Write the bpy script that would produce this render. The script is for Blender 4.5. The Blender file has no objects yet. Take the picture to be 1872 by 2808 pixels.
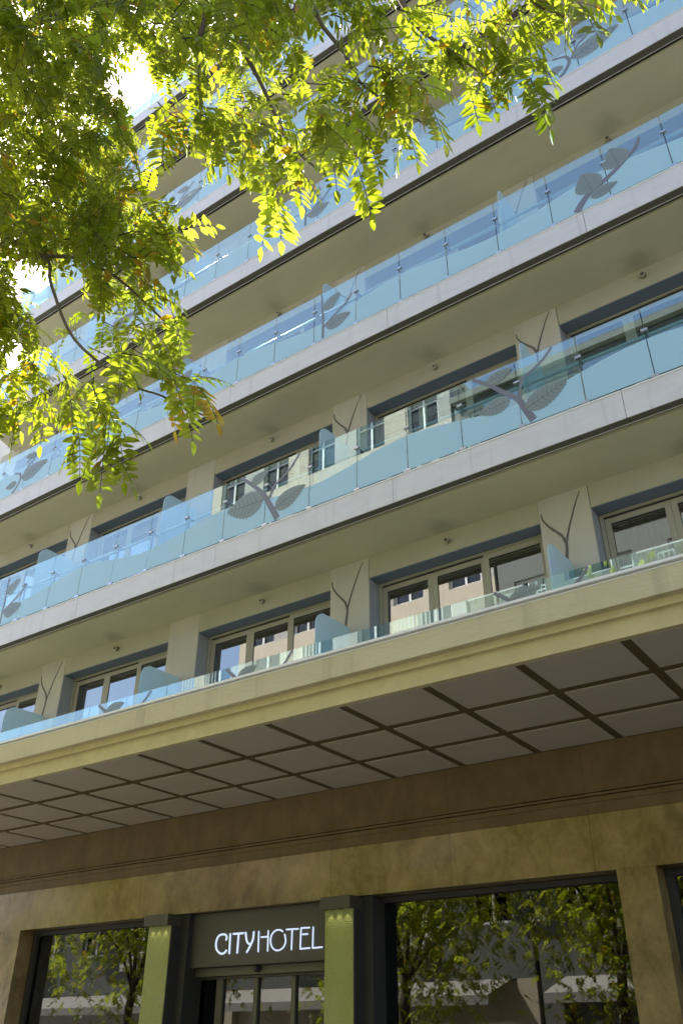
import bpy, math, random
from mathutils import Vector, Matrix, Quaternion
random.seed(5)
C = bpy.context.scene.collection
U = 2.82            # metres per modelling unit (one unit = height of the street canopy above eye level)
EYE = 1.6
G = -EYE / U        # street level in modelling units
R_ = math.radians

def w(x, y, z): return Vector((x * U, y * U, z * U + EYE))

# ------------------------------------------------------------------ materials
MATS = {}
def new(name):
    m = bpy.data.materials.new(name); m.use_nodes = True
    MATS[name] = m
    return m, m.node_tree.nodes, m.node_tree.links
def mat(name, col, rough=.6, metal=0., noise=0., nscale=6., bump=0., bscale=60., stretch=(1, 1, 1), spec=.5, col2=None, emit=None, es=0., streak=0.):
    m, N, L = new(name); b = N['Principled BSDF']
    b.inputs['Base Color'].default_value = (*col, 1); b.inputs['Roughness'].default_value = rough
    b.inputs['Metallic'].default_value = metal; b.inputs['Specular IOR Level'].default_value = spec
    if noise > 0 or bump > 0:
        tc = N.new('ShaderNodeNewGeometry'); mp = N.new('ShaderNodeMapping'); mp.inputs['Scale'].default_value = stretch
        L.new(tc.outputs['Position'], mp.inputs[0])
    if noise > 0:
        t = N.new('ShaderNodeTexNoise'); t.inputs['Scale'].default_value = nscale; t.inputs['Detail'].default_value = 6
        t.inputs['Roughness'].default_value = .6
        L.new(mp.outputs[0], t.inputs[0])
        r = N.new('ShaderNodeValToRGB'); c2 = col2 or tuple(c * (1 - noise) for c in col)
        r.color_ramp.elements[0].position = .35; r.color_ramp.elements[1].position = .65
        r.color_ramp.elements[0].color = (*c2, 1); r.color_ramp.elements[1].color = (*col, 1)
        L.new(t.outputs[0], r.inputs[0]); L.new(r.outputs[0], b.inputs['Base Color'])
    if streak > 0:
        src = b.inputs['Base Color'].links[0].from_socket
        m2 = N.new('ShaderNodeMapping'); m2.inputs['Scale'].default_value = (7, 7, .35); L.new(tc.outputs['Position'], m2.inputs[0])
        ts = N.new('ShaderNodeTexNoise'); ts.inputs['Scale'].default_value = 1.; ts.inputs['Detail'].default_value = 5; L.new(m2.outputs[0], ts.inputs[0])
        rs = N.new('ShaderNodeMapRange'); rs.inputs[1].default_value = .56; rs.inputs[2].default_value = .8; rs.inputs[3].default_value = 0; rs.inputs[4].default_value = streak
        L.new(ts.outputs[0], rs.inputs[0])
        ms = N.new('ShaderNodeMix'); ms.data_type = 'RGBA'; ms.inputs[7].default_value = tuple(c * .45 for c in col) + (1,)
        L.new(rs.outputs[0], ms.inputs[0]); L.new(src, ms.inputs[6]); L.new(ms.outputs[2], b.inputs['Base Color'])
    if bump > 0:
        t2 = N.new('ShaderNodeTexNoise'); t2.inputs['Scale'].default_value = bscale; t2.inputs['Detail'].default_value = 5
        L.new(mp.outputs[0], t2.inputs[0])
        bp = N.new('ShaderNodeBump'); bp.inputs['Strength'].default_value = bump; bp.inputs['Distance'].default_value = .01
        L.new(t2.outputs[0], bp.inputs['Height']); L.new(bp.outputs[0], b.inputs['Normal'])
    if emit:
        b.inputs['Emission Color'].default_value = (*emit, 1); b.inputs['Emission Strength'].default_value = es
    return m
def glass(name, tint, ior, rough=0., refl=(1, 1, 1)):
    m, N, L = new(name); N.remove(N['Principled BSDF']); out = N['Material Output']
    t = N.new('ShaderNodeBsdfTransparent'); t.inputs[0].default_value = (*tint, 1)
    g = N.new('ShaderNodeBsdfGlossy'); g.inputs[0].default_value = (*refl, 1); g.inputs['Roughness'].default_value = rough
    # reflectance of a thin pane, the same from both sides (Schlick)
    ge = N.new('ShaderNodeNewGeometry'); dt = N.new('ShaderNodeVectorMath'); dt.operation = 'DOT_PRODUCT'
    L.new(ge.outputs['Incoming'], dt.inputs[0]); L.new(ge.outputs['Normal'], dt.inputs[1])
    ab = N.new('ShaderNodeMath'); ab.operation = 'ABSOLUTE'; L.new(dt.outputs['Value'], ab.inputs[0])
    om = N.new('ShaderNodeMath'); om.operation = 'SUBTRACT'; om.inputs[0].default_value = 1; L.new(ab.outputs[0], om.inputs[1])
    pw = N.new('ShaderNodeMath'); pw.operation = 'POWER'; pw.inputs[1].default_value = 5; L.new(om.outputs[0], pw.inputs[0])
    f = N.new('ShaderNodeMath'); f.operation = 'MULTIPLY_ADD'; f.inputs[1].default_value = 1 - ior; f.inputs[2].default_value = ior
    L.new(pw.outputs[0], f.inputs[0])
    mx = N.new('ShaderNodeMixShader')
    L.new(f.outputs[0], mx.inputs[0]); L.new(t.outputs[0], mx.inputs[1]); L.new(g.outputs[0], mx.inputs[2])
    L.new(mx.outputs[0], out.inputs[0])
    return m
mat('plaster', (.55, .52, .44), .85, noise=.12, nscale=1.2, bump=.15, bscale=40, streak=.3)
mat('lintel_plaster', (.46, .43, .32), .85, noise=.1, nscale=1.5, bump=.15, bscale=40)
mat('soffit_paint', (.58, .55, .385), .85, noise=.17, nscale=.9, bump=.25, bscale=9, stretch=(.4, 1, 1))
mat('fascia_metal', (.69, .67, .66), .42, noise=.08, nscale=2.5, stretch=(1, 1, 4), streak=.42)
mat('fascia_return', (.115, .11, .09), .7)
mat('shadow_gap', (.015, .015, .015), .8)
mat('steel', (.55, .56, .58), .25, metal=1.)
mat('rail_tube', (.40, .50, .52), .45, metal=.2)
mat('edge_white', (.85, .85, .84), .5)
mat('reveal_blue', (.16, .20, .27), .7)
mat('reveal_side', (.34, .34, .36), .7)
mat('frame_beige', (.40, .37, .29), .5)
mat('gasket', (.03, .03, .03), .6)
mat('motif', (.13, .125, .11), .7)
mat('canopy_render', (.63, .555, .355), .9, noise=.08, nscale=2., bump=.5, bscale=22, stretch=(.6, 1, 1.6), streak=.5)
mat('canopy_band', (.64, .56, .31), .9, noise=.12, nscale=5., bump=.1)
mat('canopy_flash', (.62, .57, .52), .5)
mat('coffer_panel', (.55, .485, .38), .8, noise=.06, nscale=1.5)
mat('coffer_groove', (.13, .095, .035), .8)
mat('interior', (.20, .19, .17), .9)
mat('dark_room', (.035, .033, .03), .9)
mat('curtain', (.55, .52, .45), .9)
mat('dark_frame', (.042, .040, .035), .6)
mat('board', (.075, .066, .045), .45)
mat('board_beam', (.11, .105, .06), .4)
mat('post_dark', (.10, .105, .12), .35, metal=.6)
mat('lamp_metal', (.42, .40, .33), .3, metal=1.)
mat('lamp_lens', (.08, .08, .06), .15)
mat('neon', (.3, .3, .3), .5, emit=(.66, .78, 1.), es=.24)
mat('lit', (1, .9, .6), .5, emit=(1, .85, .45), es=.1)
mat('asphalt', (.055, .055, .055), .9, noise=.3, nscale=20, bump=.3, bscale=120)
mat('paving', (.20, .185, .16), .85, noise=.2, nscale=3, bump=.2)
mat('kerbstone', (.42, .41, .39), .8, noise=.2, nscale=8)
mat('earth', (.09, .08, .065), .95, noise=.3, nscale=2)
mat('bark', (.16, .125, .085), .9, noise=.4, nscale=14, bump=.6, bscale=30, stretch=(1, 1, .25))
mat('twig', (.05, .045, .025), .8)
mat('cream_wall', (.62, .54, .42), .85, noise=.1, nscale=1.5)
mat('white_wall', (.72, .70, .66), .85, noise=.08, nscale=1.5)
mat('dark_wall', (.16, .17, .155), .8, noise=.1, nscale=1.5)
mat('grey_wall', (.45, .43, .40), .85, noise=.1, nscale=1.5)
mat('white_frame', (.75, .76, .74), .5)
mat('awning', (.36, .35, .33), .8)
mat('plastic', (.66, .65, .60), .5)
glass('railing_glass', (.80, .94, .94), .19, refl=(.92, 1., 1.))
glass('window_glass', (.55, .6, .58), .27)
glass('shop_glass', (.42, .44, .40), .08)
glass('far_glass', (.25, .28, .3), .08)

def frosted(name, col, tint, fac):
    m, N, L = new(name); b = N['Principled BSDF']; out = N['Material Output']
    b.inputs['Base Color'].default_value = (*col, 1); b.inputs['Roughness'].default_value = .45; b.inputs['Specular IOR Level'].default_value = .3
    b.inputs['Coat Weight'].default_value = .8; b.inputs['Coat Roughness'].default_value = .28; b.inputs['Coat IOR'].default_value = 1.6
    tr = N.new('ShaderNodeBsdfTransparent'); tr.inputs[0].default_value = (*tint, 1)
    tl = N.new('ShaderNodeBsdfTranslucent'); tl.inputs[0].default_value = (*col, 1)
    m1 = N.new('ShaderNodeMixShader'); m1.inputs[0].default_value = .35
    L.new(b.outputs[0], m1.inputs[1]); L.new(tl.outputs[0], m1.inputs[2])
    m2 = N.new('ShaderNodeMixShader'); m2.inputs[0].default_value = fac
    L.new(m1.outputs[0], m2.inputs[1]); L.new(tr.outputs[0], m2.inputs[2]); L.new(m2.outputs[0], out.inputs[0])
frosted('frosted_film', (.57, .86, 1.), (.8, .9, .95), .03)
frosted('screen_glass', (.68, .82, .86), (.75, .85, .88), .18)
frosted('decal_leaf', (.36, .41, .39), (.6, .65, .62), .15)
frosted('decal_vein', (.16, .19, .19), (.3, .3, .3), .05)
frosted('decal_stem', (.29, .285, .33), (.5, .5, .55), .12)

def lamp_stains():
    # soot that has settled on the soffit above every wall light
    m = MATS['soffit_paint']; N, L = m.node_tree.nodes, m.node_tree.links; b = N['Principled BSDF']
    src = b.inputs['Base Color'].links[0].from_socket
    g = N.new('ShaderNodeNewGeometry'); sx = N.new('ShaderNodeSeparateXYZ'); L.new(g.outputs['Position'], sx.inputs[0])
    a = N.new('ShaderNodeMath'); a.operation = 'ADD'; a.inputs[1].default_value = .515 * U; L.new(sx.outputs[0], a.inputs[0])
    wr = N.new('ShaderNodeMath'); wr.operation = 'WRAP'; wr.inputs[1].default_value = .5715 * U; wr.inputs[2].default_value = -.5715 * U; L.new(a.outputs[0], wr.inputs[0])
    yy = N.new('ShaderNodeMath'); yy.operation = 'ADD'; yy.inputs[1].default_value = -3.17 * U; L.new(sx.outputs[1], yy.inputs[0])
    cb = N.new('ShaderNodeCombineXYZ'); L.new(wr.outputs[0], cb.inputs[0]); L.new(yy.outputs[0], cb.inputs[1])
    ln = N.new('ShaderNodeVectorMath'); ln.operation = 'LENGTH'; L.new(cb.outputs[0], ln.inputs[0])
    t = N.new('ShaderNodeTexNoise'); t.inputs['Scale'].default_value = 4; L.new(g.outputs['Position'], t.inputs[0])
    ad = N.new('ShaderNodeMath'); ad.operation = 'MULTIPLY_ADD'; ad.inputs[1].default_value = .35; L.new(t.outputs[0], ad.inputs[0]); L.new(ln.outputs['Value'], ad.inputs[2])
    mr = N.new('ShaderNodeMapRange'); mr.interpolation_type = 'SMOOTHSTEP'; mr.inputs[1].default_value = .16; mr.inputs[2].default_value = .50; mr.inputs[3].default_value = .32; mr.inputs[4].default_value = 0
    L.new(ad.outputs[0], mr.inputs[0])
    mx = N.new('ShaderNodeMix'); mx.data_type = 'RGBA'; mx.inputs[7].default_value = (.10, .09, .06, 1)
    L.new(mr.outputs[0], mx.inputs[0]); L.new(src, mx.inputs[6]); L.new(mx.outputs[2], b.inputs['Base Color'])
lamp_stains()

# veined stone in two finishes
def stone(name, c1, c2, rough, rvar):
    m, N, L = new(name); b = N['Principled BSDF']
    g = N.new('ShaderNodeNewGeometry'); mp = N.new('ShaderNodeMapping'); mp.inputs['Scale'].default_value = (1.3, 1, .9)
    L.new(g.outputs['Position'], mp.inputs[0])
    t = N.new('ShaderNodeTexNoise'); t.inputs['Scale'].default_value = 2.6; t.inputs['Detail'].default_value = 12; t.inputs['Roughness'].default_value = .72; t.inputs['Distortion'].default_value = .2
    L.new(mp.outputs[0], t.inputs[0])
    r = N.new('ShaderNodeValToRGB'); r.color_ramp.elements[0].position = .36; r.color_ramp.elements[1].position = .66
    r.color_ramp.elements[0].color = (*c2, 1); r.color_ramp.elements[1].color = (*c1, 1)
    L.new(t.outputs[0], r.inputs[0])
    # slab joints every 1.5 m
    sx = N.new('ShaderNodeSeparateXYZ'); L.new(g.outputs['Position'], sx.inputs[0])
    md = N.new('ShaderNodeMath'); md.operation = 'PINGPONG'; md.inputs[1].default_value = .82
    L.new(sx.outputs[0], md.inputs[0])
    lt = N.new('ShaderNodeMath'); lt.operation = 'LESS_THAN'; lt.inputs[1].default_value = .0035
    L.new(md.outputs[0], lt.inputs[0])
    mx = N.new('ShaderNodeMix'); mx.data_type = 'RGBA'; mx.inputs[7].default_value = (c2[0] * .7, c2[1] * .7, c2[2] * .7, 1)
    L.new(lt.outputs[0], mx.inputs[0]); L.new(r.outputs[0], mx.inputs[6]); L.new(mx.outputs[2], b.inputs['Base Color'])
    t2 = N.new('ShaderNodeTexNoise'); t2.inputs['Scale'].default_value = 5.; t2.inputs['Detail'].default_value = 4
    L.new(g.outputs['Position'], t2.inputs[0])
    mr = N.new('ShaderNodeMapRange'); mr.inputs[3].default_value = rough; mr.inputs[4].default_value = rough + rvar
    L.new(t2.outputs[0], mr.inputs[0]); L.new(mr.outputs[0], b.inputs['Roughness'])
    b.inputs['Specular IOR Level'].default_value = .6
    bp = N.new('ShaderNodeBump'); bp.inputs['Strength'].default_value = .08; bp.inputs['Distance'].default_value = .02
    L.new(t2.outputs[0], bp.inputs['Height']); L.new(bp.outputs[0], b.inputs['Normal'])
stone('stone_matt', (.20, .132, .046), (.135, .088, .028), .5, .3)
stone('stone_polished', (.39, .275, .12), (.17, .108, .036), .07, .16)

# patterned green cladding of the entrance columns: patches of short parallel strokes
def pattern_green():
    m, N, L = new('green_pattern'); b = N['Principled BSDF']; b.inputs['Roughness'].default_value = .5
    g = N.new('ShaderNodeNewGeometry')
    v = N.new('ShaderNodeTexVoronoi'); v.inputs['Scale'].default_value = 9.; L.new(g.outputs['Position'], v.inputs['Vector'])
    sc = N.new('ShaderNodeSeparateColor'); L.new(v.outputs['Color'], sc.inputs[0])
    an = N.new('ShaderNodeMath'); an.operation = 'MULTIPLY_ADD'; an.inputs[1].default_value = 2.2; an.inputs[2].default_value = -1.1
    L.new(sc.outputs[0], an.inputs[0])
    sx = N.new('ShaderNodeSeparateXYZ'); L.new(g.outputs['Position'], sx.inputs[0])
    s = N.new('ShaderNodeMath'); s.operation = 'SINE'; L.new(an.outputs[0], s.inputs[0])
    c = N.new('ShaderNodeMath'); c.operation = 'COSINE'; L.new(an.outputs[0], c.inputs[0])
    a = N.new('ShaderNodeMath'); a.operation = 'MULTIPLY'; L.new(sx.outputs[0], a.inputs[0]); L.new(s.outputs[0], a.inputs[1])
    d = N.new('ShaderNodeMath'); d.operation = 'MULTIPLY_ADD'; L.new(sx.outputs[2], d.inputs[0]); L.new(c.outputs[0], d.inputs[1]); L.new(a.outputs[0], d.inputs[2])
    f = N.new('ShaderNodeMath'); f.operation = 'MULTIPLY'; f.inputs[1].default_value = 330.; L.new(d.outputs[0], f.inputs[0])
    w_ = N.new('ShaderNodeMath'); w_.operation = 'SINE'; L.new(f.outputs[0], w_.inputs[0])
    r = N.new('ShaderNodeValToRGB'); r.color_ramp.elements[0].position = .0; r.color_ramp.elements[1].position = .5
    r.color_ramp.elements[0].color = (.32, .335, .085, 1); r.color_ramp.elements[1].color = (.47, .475, .15, 1)
    L.new(w_.outputs[0], r.inputs[0]); L.new(r.outputs[0], b.inputs['Base Color'])
    bp = N.new('ShaderNodeBump'); bp.inputs['Strength'].default_value = .5; bp.inputs['Distance'].default_value = .004
    L.new(w_.outputs[0], bp.inputs['Height']); L.new(bp.outputs[0], b.inputs['Normal'])
pattern_green()

def leafmat(name, col, tcol, rough=.35):
    m, N, L = new(name); b = N['Principled BSDF']; out = N['Material Output']
    g = N.new('ShaderNodeNewGeometry'); t = N.new('ShaderNodeTexNoise'); t.inputs['Scale'].default_value = 3.5
    L.new(g.outputs['Position'], t.inputs[0])
    hs = N.new('ShaderNodeHueSaturation'); mr = N.new('ShaderNodeMapRange'); mr.inputs[3].default_value = .55; mr.inputs[4].default_value = 1.5
    L.new(t.outputs[0], mr.inputs[0]); L.new(mr.outputs[0], hs.inputs['Value']); hs.inputs['Color'].default_value = (*col, 1)
    L.new(hs.outputs[0], b.inputs['Base Color']); b.inputs['Roughness'].default_value = rough
    tl = N.new('ShaderNodeBsdfTranslucent'); tl.inputs[0].default_value = (*tcol, 1)
    mx = N.new('ShaderNodeMixShader'); mx.inputs[0].default_value = .55
    L.new(b.outputs[0], mx.inputs[1]); L.new(tl.outputs[0], mx.inputs[2]); L.new(mx.outputs[0], out.inputs[0])
leafmat('leaf_green', (.075, .095, .008), (.42, .50, .018))
leafmat('leaf_lime', (.13, .155, .014), (.62, .72, .05))
leafmat('leaf_gold', (.25, .15, .015), (.70, .46, .02))

# ------------------------------------------------------------------ object helpers
WLOC = {}
def put(o, loc, parent=None):
    """place o at a world location, parented without rotation"""
    WLOC[o.name] = Vector(loc)
    if parent is not None:
        o.parent = parent; o.location = Vector(loc) - WLOC[parent.name]
    else: o.location = loc
    C.objects.link(o)
    return o
def tag(o, label=None, cat=None, group=None, kind=None):
    if label: o['label'] = label
    if cat: o['category'] = cat
    if group: o['group'] = group
    if kind: o['kind'] = kind
    return o
def empty(name, p, label, cat, group=None, kind=None):
    o = bpy.data.objects.new(name, None); o.empty_display_size = .3
    put(o, w(*p)); return tag(o, label, cat, group, kind)
class MB:
    """collects shapes given in modelling units, builds one mesh object"""
    def __init__(s): s.v = []; s.f = []; s.m = []
    def add(s, vs, fs, mi=0):
        n = len(s.v); s.v += [w(*p) for p in vs]; s.f += [tuple(n + i for i in f) for f in fs]; s.m += [mi] * len(fs); return s
    def box(s, x0, x1, y0, y1, z0, z1, mi=0):
        return s.add([(x0, y0, z0), (x1, y0, z0), (x1, y1, z0), (x0, y1, z0), (x0, y0, z1), (x1, y0, z1), (x1, y1, z1), (x0, y1, z1)],
                     [(0, 3, 2, 1), (4, 5, 6, 7), (0, 1, 5, 4), (1, 2, 6, 5), (2, 3, 7, 6), (3, 0, 4, 7)], mi)
    def tube(s, pts, rad, n=8, mi=0, caps=True):
        """pts in modelling units; rad in units, number or list"""
        P = [Vector(p) for p in pts]; k = len(P)
        r = rad if isinstance(rad, (list, tuple)) else [rad] * k
        vs = []; fs = []
        up = Vector((0, 0, 1)); last = None
        for i in range(k):
            t = (P[min(i + 1, k - 1)] - P[max(i - 1, 0)]).normalized()
            a = last if last is not None else (up if abs(t.z) < .95 else Vector((1, 0, 0)))
            b = t.cross(a).normalized(); a = b.cross(t).normalized(); last = a
            for j in range(n):
                an = 2 * math.pi * j / n
                vs.append(tuple(P[i] + (a * math.cos(an) + b * math.sin(an)) * r[i]))
        for i in range(k - 1):
            for j in range(n):
                fs.append((i * n + j, i * n + (j + 1) % n, (i + 1) * n + (j + 1) % n, (i + 1) * n + j))
        if caps:
            fs.append(tuple(range(n - 1, -1, -1))); fs.append(tuple((k - 1) * n + j for j in range(n)))
        return s.add(vs, fs, mi)
    def build(s, name, mats, parent=None, smooth=False, loc=None, bevel=0):
        if isinstance(mats, str): mats = [mats]
        xs = [v.x for v in s.v]; ys = [v.y for v in s.v]; zs = [v.z for v in s.v]
        o0 = Vector(loc) if loc is not None else Vector(((min(xs) + max(xs)) / 2, (min(ys) + max(ys)) / 2, min(zs)))
        me = bpy.data.meshes.new(name); me.from_pydata([tuple(v - o0) for v in s.v], [], s.f)
        for m in mats: me.materials.append(MATS[m])
        me.polygons.foreach_set('material_index', s.m)
        if smooth: me.polygons.foreach_set('use_smooth', [True] * len(s.f))
        me.update()
        o = bpy.data.objects.new(name, me)
        if bevel:
            b = o.modifiers.new('bevel', 'BEVEL'); b.width = bevel; b.segments = 2; b.limit_method = 'ANGLE'
        return put(o, o0, parent)
def copy_part(o, d, parent):
    c = o.copy(); return put(c, WLOC[o.name] + Vector(d), parent)
def box(name, m, parent, *a, bevel=0): return MB().box(*a).build(name, m, parent, bevel=bevel)

# ------------------------------------------------------------------ the hotel's measures
XL, XR = -5.65, 1.42
YB, YW = 2.885, 3.21                       # balcony front, wall
BAY = 1.1555
RE = [-.958 - BAY * k for k in range(-1, 5)]          # left jamb of every window bay
OW = .919                                             # opening width
ZB = [2.16, 3.26, 4.315, 5.33, 6.34, 7.30]            # underside of the balcony fronts
FH = .135
SLOPE = [.030, .044, .06, .06, .06, .06]
FLOOR = [1.18] + [z + FH for z in ZB]
POSTX = [-1.093 + .29 * k for k in range(-15, 9)]     # railing posts
hotel = empty('hotel_building', ((XL + XR) / 2, YW, G), 'pale hotel facade with stacked glass balconies above a cream street canopy', 'building')

# upper walls: pilasters, lintels, ends
for s in range(6):
    z0 = FLOOR[s]; z1 = ZB[s] - SLOPE[s] + .02
    lz = [2.014, 3.094][s] if s < 2 else ZB[s] - SLOPE[s] - .115
    wl = MB()
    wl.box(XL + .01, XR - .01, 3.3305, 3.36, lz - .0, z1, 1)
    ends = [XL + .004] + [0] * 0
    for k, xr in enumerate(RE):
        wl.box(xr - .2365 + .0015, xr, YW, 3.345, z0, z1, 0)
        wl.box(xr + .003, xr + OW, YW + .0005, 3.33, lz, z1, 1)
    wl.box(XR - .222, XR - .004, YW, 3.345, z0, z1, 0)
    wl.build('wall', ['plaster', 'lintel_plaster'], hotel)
    # blue painted reveal above and beside every window
    for xr in RE:
        rv = MB().box(xr + .002, xr + OW - .002, YW + .003, 3.33, lz - .004, lz - .0005, 0)
        rv.box(xr + .0005, xr + .003, YW + .003, 3.33, z0, lz - .005, 1)
        rv.build('reveal', ['reveal_blue', 'reveal_side'], hotel)

# windows: three sliding sashes, the right one in front
def window(xr, z0, lz, proto=None):
    x0, x1 = xr + .006, xr + OW - .004; zt = lz - .006
    if proto:
        d = w(xr, 0, z0) - w(*proto[1]); o = copy_part(proto[0], d, hotel)
        for ch in proto[2]: copy_part(ch, d, o)
        return None
    fr = MB().box(x0, x0 + .016, 3.292, 3.33, z0, zt).box(x1 - .012, x1, 3.292, 3.33, z0, zt).box(x0 + .016, x1 - .012, 3.292, 3.33, zt - .012, zt)
    fr.box(x0 + .016, x1 - .012, 3.292, 3.33, z0, z0 + .014)
    fr.box(x0 + .018, x1 - .014, 3.3, 3.33, zt - .0165, zt - .0125, 1)
    wn = fr.build('window', ['frame_beige', 'gasket'], hotel)
    kids = []
    for i, (a, b) in enumerate([(x0 + .017, x0 + .302), (x0 + .303, x0 + .592), (x0 + .585, x1 - .0125)]):
        yy = 3.304 if i < 2 else 3.294; t = zt - (.018 if i < 2 else .0125); c = z0 + .015
        sm = MB().box(a, a + .026, yy, yy + .014, c, t).box(b - .026, b, yy, yy + .014, c, t)
        sm.box(a + .026, b - .026, yy, yy + .014, t - .027, t).box(a + .026, b - .026, yy, yy + .014, c, c + .05)
        sm.box(a + .0262, b - .0262, yy + .003, yy + .011, t - .0305, t - .0272, 1).box(a + .0262, a + .0285, yy + .003, yy + .011, c + .05, t - .031, 1)
        kids.append(sm.build('sash', ['frame_beige', 'gasket'], wn, bevel=.003))
        kids.append(MB().box(a + .0286, b - .0262, yy + .005, yy + .0075, c + .0505, t - .031).build('pane', 'window_glass', wn))
    cu = MB(); n = 60; vs = []
    for j in range(n + 1):
        x = x0 + .02 + (.30 * j / n); y = 3.37 + .008 * math.sin(j * 1.3) + .003 * math.sin(j * .37)
        vs += [(x, y, z0 + .02), (x, y, lz - .03)]
    cu.add(vs, [(2 * j, 2 * j + 2, 2 * j + 3, 2 * j + 1) for j in range(n)])
    kids.append(cu.build('curtain', 'curtain', wn, smooth=True))
    return (wn, (xr, 0, z0), kids)
for s in range(6):
    z0 = FLOOR[s] + .004
    lz = [2.014, 3.094][s] if s < 2 else ZB[s] - SLOPE[s] - .115
    pr = None
    for xr in RE:
        r = window(xr, z0, lz, pr)
        pr = pr or r

# floors, rooms behind and cross walls
for s in range(6):
    z0 = FLOOR[s]; z1 = ZB[s]
    rm = MB().box(XL + .02, XR - .02, 4.9, 4.95, z0, z1)
    for xr in RE: rm.box(xr - .13, xr - .10, 3.346, 4.899, z0, z1 - .05)
    rm.box(XL + .005, XL + .035, 3.346, 4.95, z0 - .1, z1 - .05).box(XR - .035, XR - .006, 3.37, 4.95, z0 - .1, z1 - .05)
    rm.build('room', 'interior', hotel)

# balcony slabs with metal fronts
for i, z in enumerate(ZB):
    sl = SLOPE[i]; y1, y2 = 2.954, 3.3
    b = MB()
    # slab with an underside falling towards the wall
    xs0, xs1 = XL + .012, XR - .012; dz = sl * (y2 - y1) / (YW - y1)
    b.add([(xs0, y1, z - .002), (xs1, y1, z - .002), (xs1, y2, z - dz), (xs0, y2, z - dz), (xs0, y1, z + FH - .004), (xs1, y1, z + FH - .004), (xs1, y2, z + FH - .002), (xs0, y2, z + FH - .002)],
          [(0, 3, 2, 1), (4, 5, 6, 7), (0, 1, 5, 4), (1, 2, 6, 5), (2, 3, 7, 6), (3, 0, 4, 7)], 0)
    b.box(XL + .02, XR - .02, 3.3005, 4.95, z, z + FH - .006, 0)
    bal = b.build('balcony', ['soffit_paint'], hotel)
    sx = [XL, -5.078, -3.972, -2.87, -1.758, -.655, .455, XR]
    for a, c in zip(sx[:-1], sx[1:]):
        f = MB().box(a + .0012, c - .0012, YB, YB + .004, z, z + FH, 0)
        f.box(a + .0012, c - .0012, YB + .004, YB + .040, z, z + .003, 1)
        f.box(a + .0012, c - .0012, YB - .003, YB + .055, z + FH + .0003, z + FH + .0065, 2)
        f.build('fascia_panel', ['fascia_metal', 'fascia_return', 'edge_white'], bal)
    MB().box(XL + .004, XR - .004, YB + .0045, 2.9535, z + .012, z + FH - .0005).build('joint_backing', 'shadow_gap', bal)
    MB().box(XL + .004, XR - .004, YB + .0455, YB + .0475, z - .0005, z + .006).build('drip_edge', 'edge_white', bal)
    MB().box(XL - .002, XL + .004, YB, 3.3, z - .001, z + FH + .003).build('end_trim', 'fascia_return', bal)

# frosted privacy screens between the bays
for s in range(6):
    z0 = FLOOR[s] + .004; zt = FLOOR[s] + (.585 if s == 0 else .565)
    pf = None
    for xr in RE[0:6]:
        x = xr - .118
        if pf: copy_part(pf[0], w(xr, 0, 0) - w(pf[1], 0, 0), hotel); continue
        r = .075; ya, yb = 2.932, 3.206
        out = [(ya, z0 + .02)] + [(ya + r - r * math.cos(t), zt - r + r * math.sin(t)) for t in [math.pi / 2 * j / 10 for j in range(11)]] + [(yb, zt + .004), (yb, z0 + .02)]
        n = len(out)
        m = MB().add([(x, a, b) for a, b in out] + [(x + .004, a, b) for a, b in out],
                     [tuple(range(n)), tuple(range(2 * n - 1, n - 1, -1))] + [(j, j + n, (j + 1) % n + n, (j + 1) % n) for j in range(n)])
        pf = (m.build('privacy_screen', 'screen_glass', hotel), xr)

# branch motif carved on every second pilaster
def ribbon(pts, w0, w1, y, sub=6):
    """smooth tapering ribbon in the x-z plane, returns verts, faces"""
    P = [Vector((p[0], p[1])) for p in pts]; Q = []
    for i in range(len(P) - 1):
        p0 = P[max(i - 1, 0)]; p1 = P[i]; p2 = P[i + 1]; p3 = P[min(i + 2, len(P) - 1)]
        for j in range(sub):
            t = j / sub
            Q.append(.5 * ((2 * p1) + (-p0 + p2) * t + (2 * p0 - 5 * p1 + 4 * p2 - p3) * t * t + (-p0 + 3 * p1 - 3 * p2 + p3) * t ** 3))
    Q.append(P[-1]); vs = []; n = len(Q)
    for i, q in enumerate(Q):
        t = (Q[min(i + 1, n - 1)] - Q[max(i - 1, 0)]).normalized(); nn = Vector((-t.y, t.x))
        h = (w0 + (w1 - w0) * i / (n - 1)) / 2
        a = q + nn * h; b = q - nn * h
        vs += [(a.x, y, a.y), (b.x, y, b.y)]
    return vs, [(2 * i, 2 * i + 1, 2 * i + 3, 2 * i + 2) for i in range(n - 1)]
def solid(vs, fs, d):
    """give a flat ribbon in x-z a thickness d towards +y"""
    n = len(vs); b = [(x, y + d, z) for x, y, z in vs]
    ff = list(fs) + [tuple(n + i for i in reversed(f)) for f in fs]
    k = n // 2
    for i in range(k - 1):
        ff.append((2 * i, 2 * i + 2, n + 2 * i + 2, n + 2 * i)); ff.append((2 * i + 1, n + 2 * i + 1, n + 2 * i + 3, 2 * i + 3))
    return list(vs) + b, ff
for s in range(6):
    zr = [2.12, 3.215][s] if s < 2 else ZB[s] - SLOPE[s]
    for xr in (RE[1], RE[2], RE[4]):
        m = MB()
        for q, (pts, a, b) in enumerate([([(-.224, -.064), (-.221, -.094), (-.199, -.134), (-.165, -.175), (-.143, -.203), (-.131, -.24)], .006, .013),
                          ([(-.034, -.008), (-.057, -.051), (-.086, -.12), (-.112, -.189), (-.128, -.24)], .003, .011),
                          ([(-.1295, -.225), (-.130, -.267), (-.140, -.34), (-.152, -.46), (-.150, -.62), (-.14, -.85)], .012, .017)]):
            m.add(*solid(*ribbon([(xr + x, zr + z) for x, z in pts], a, b, YW - .0016 - .0002 * q), .0014))
        m.build('branch_motif', 'motif', hotel)

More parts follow.
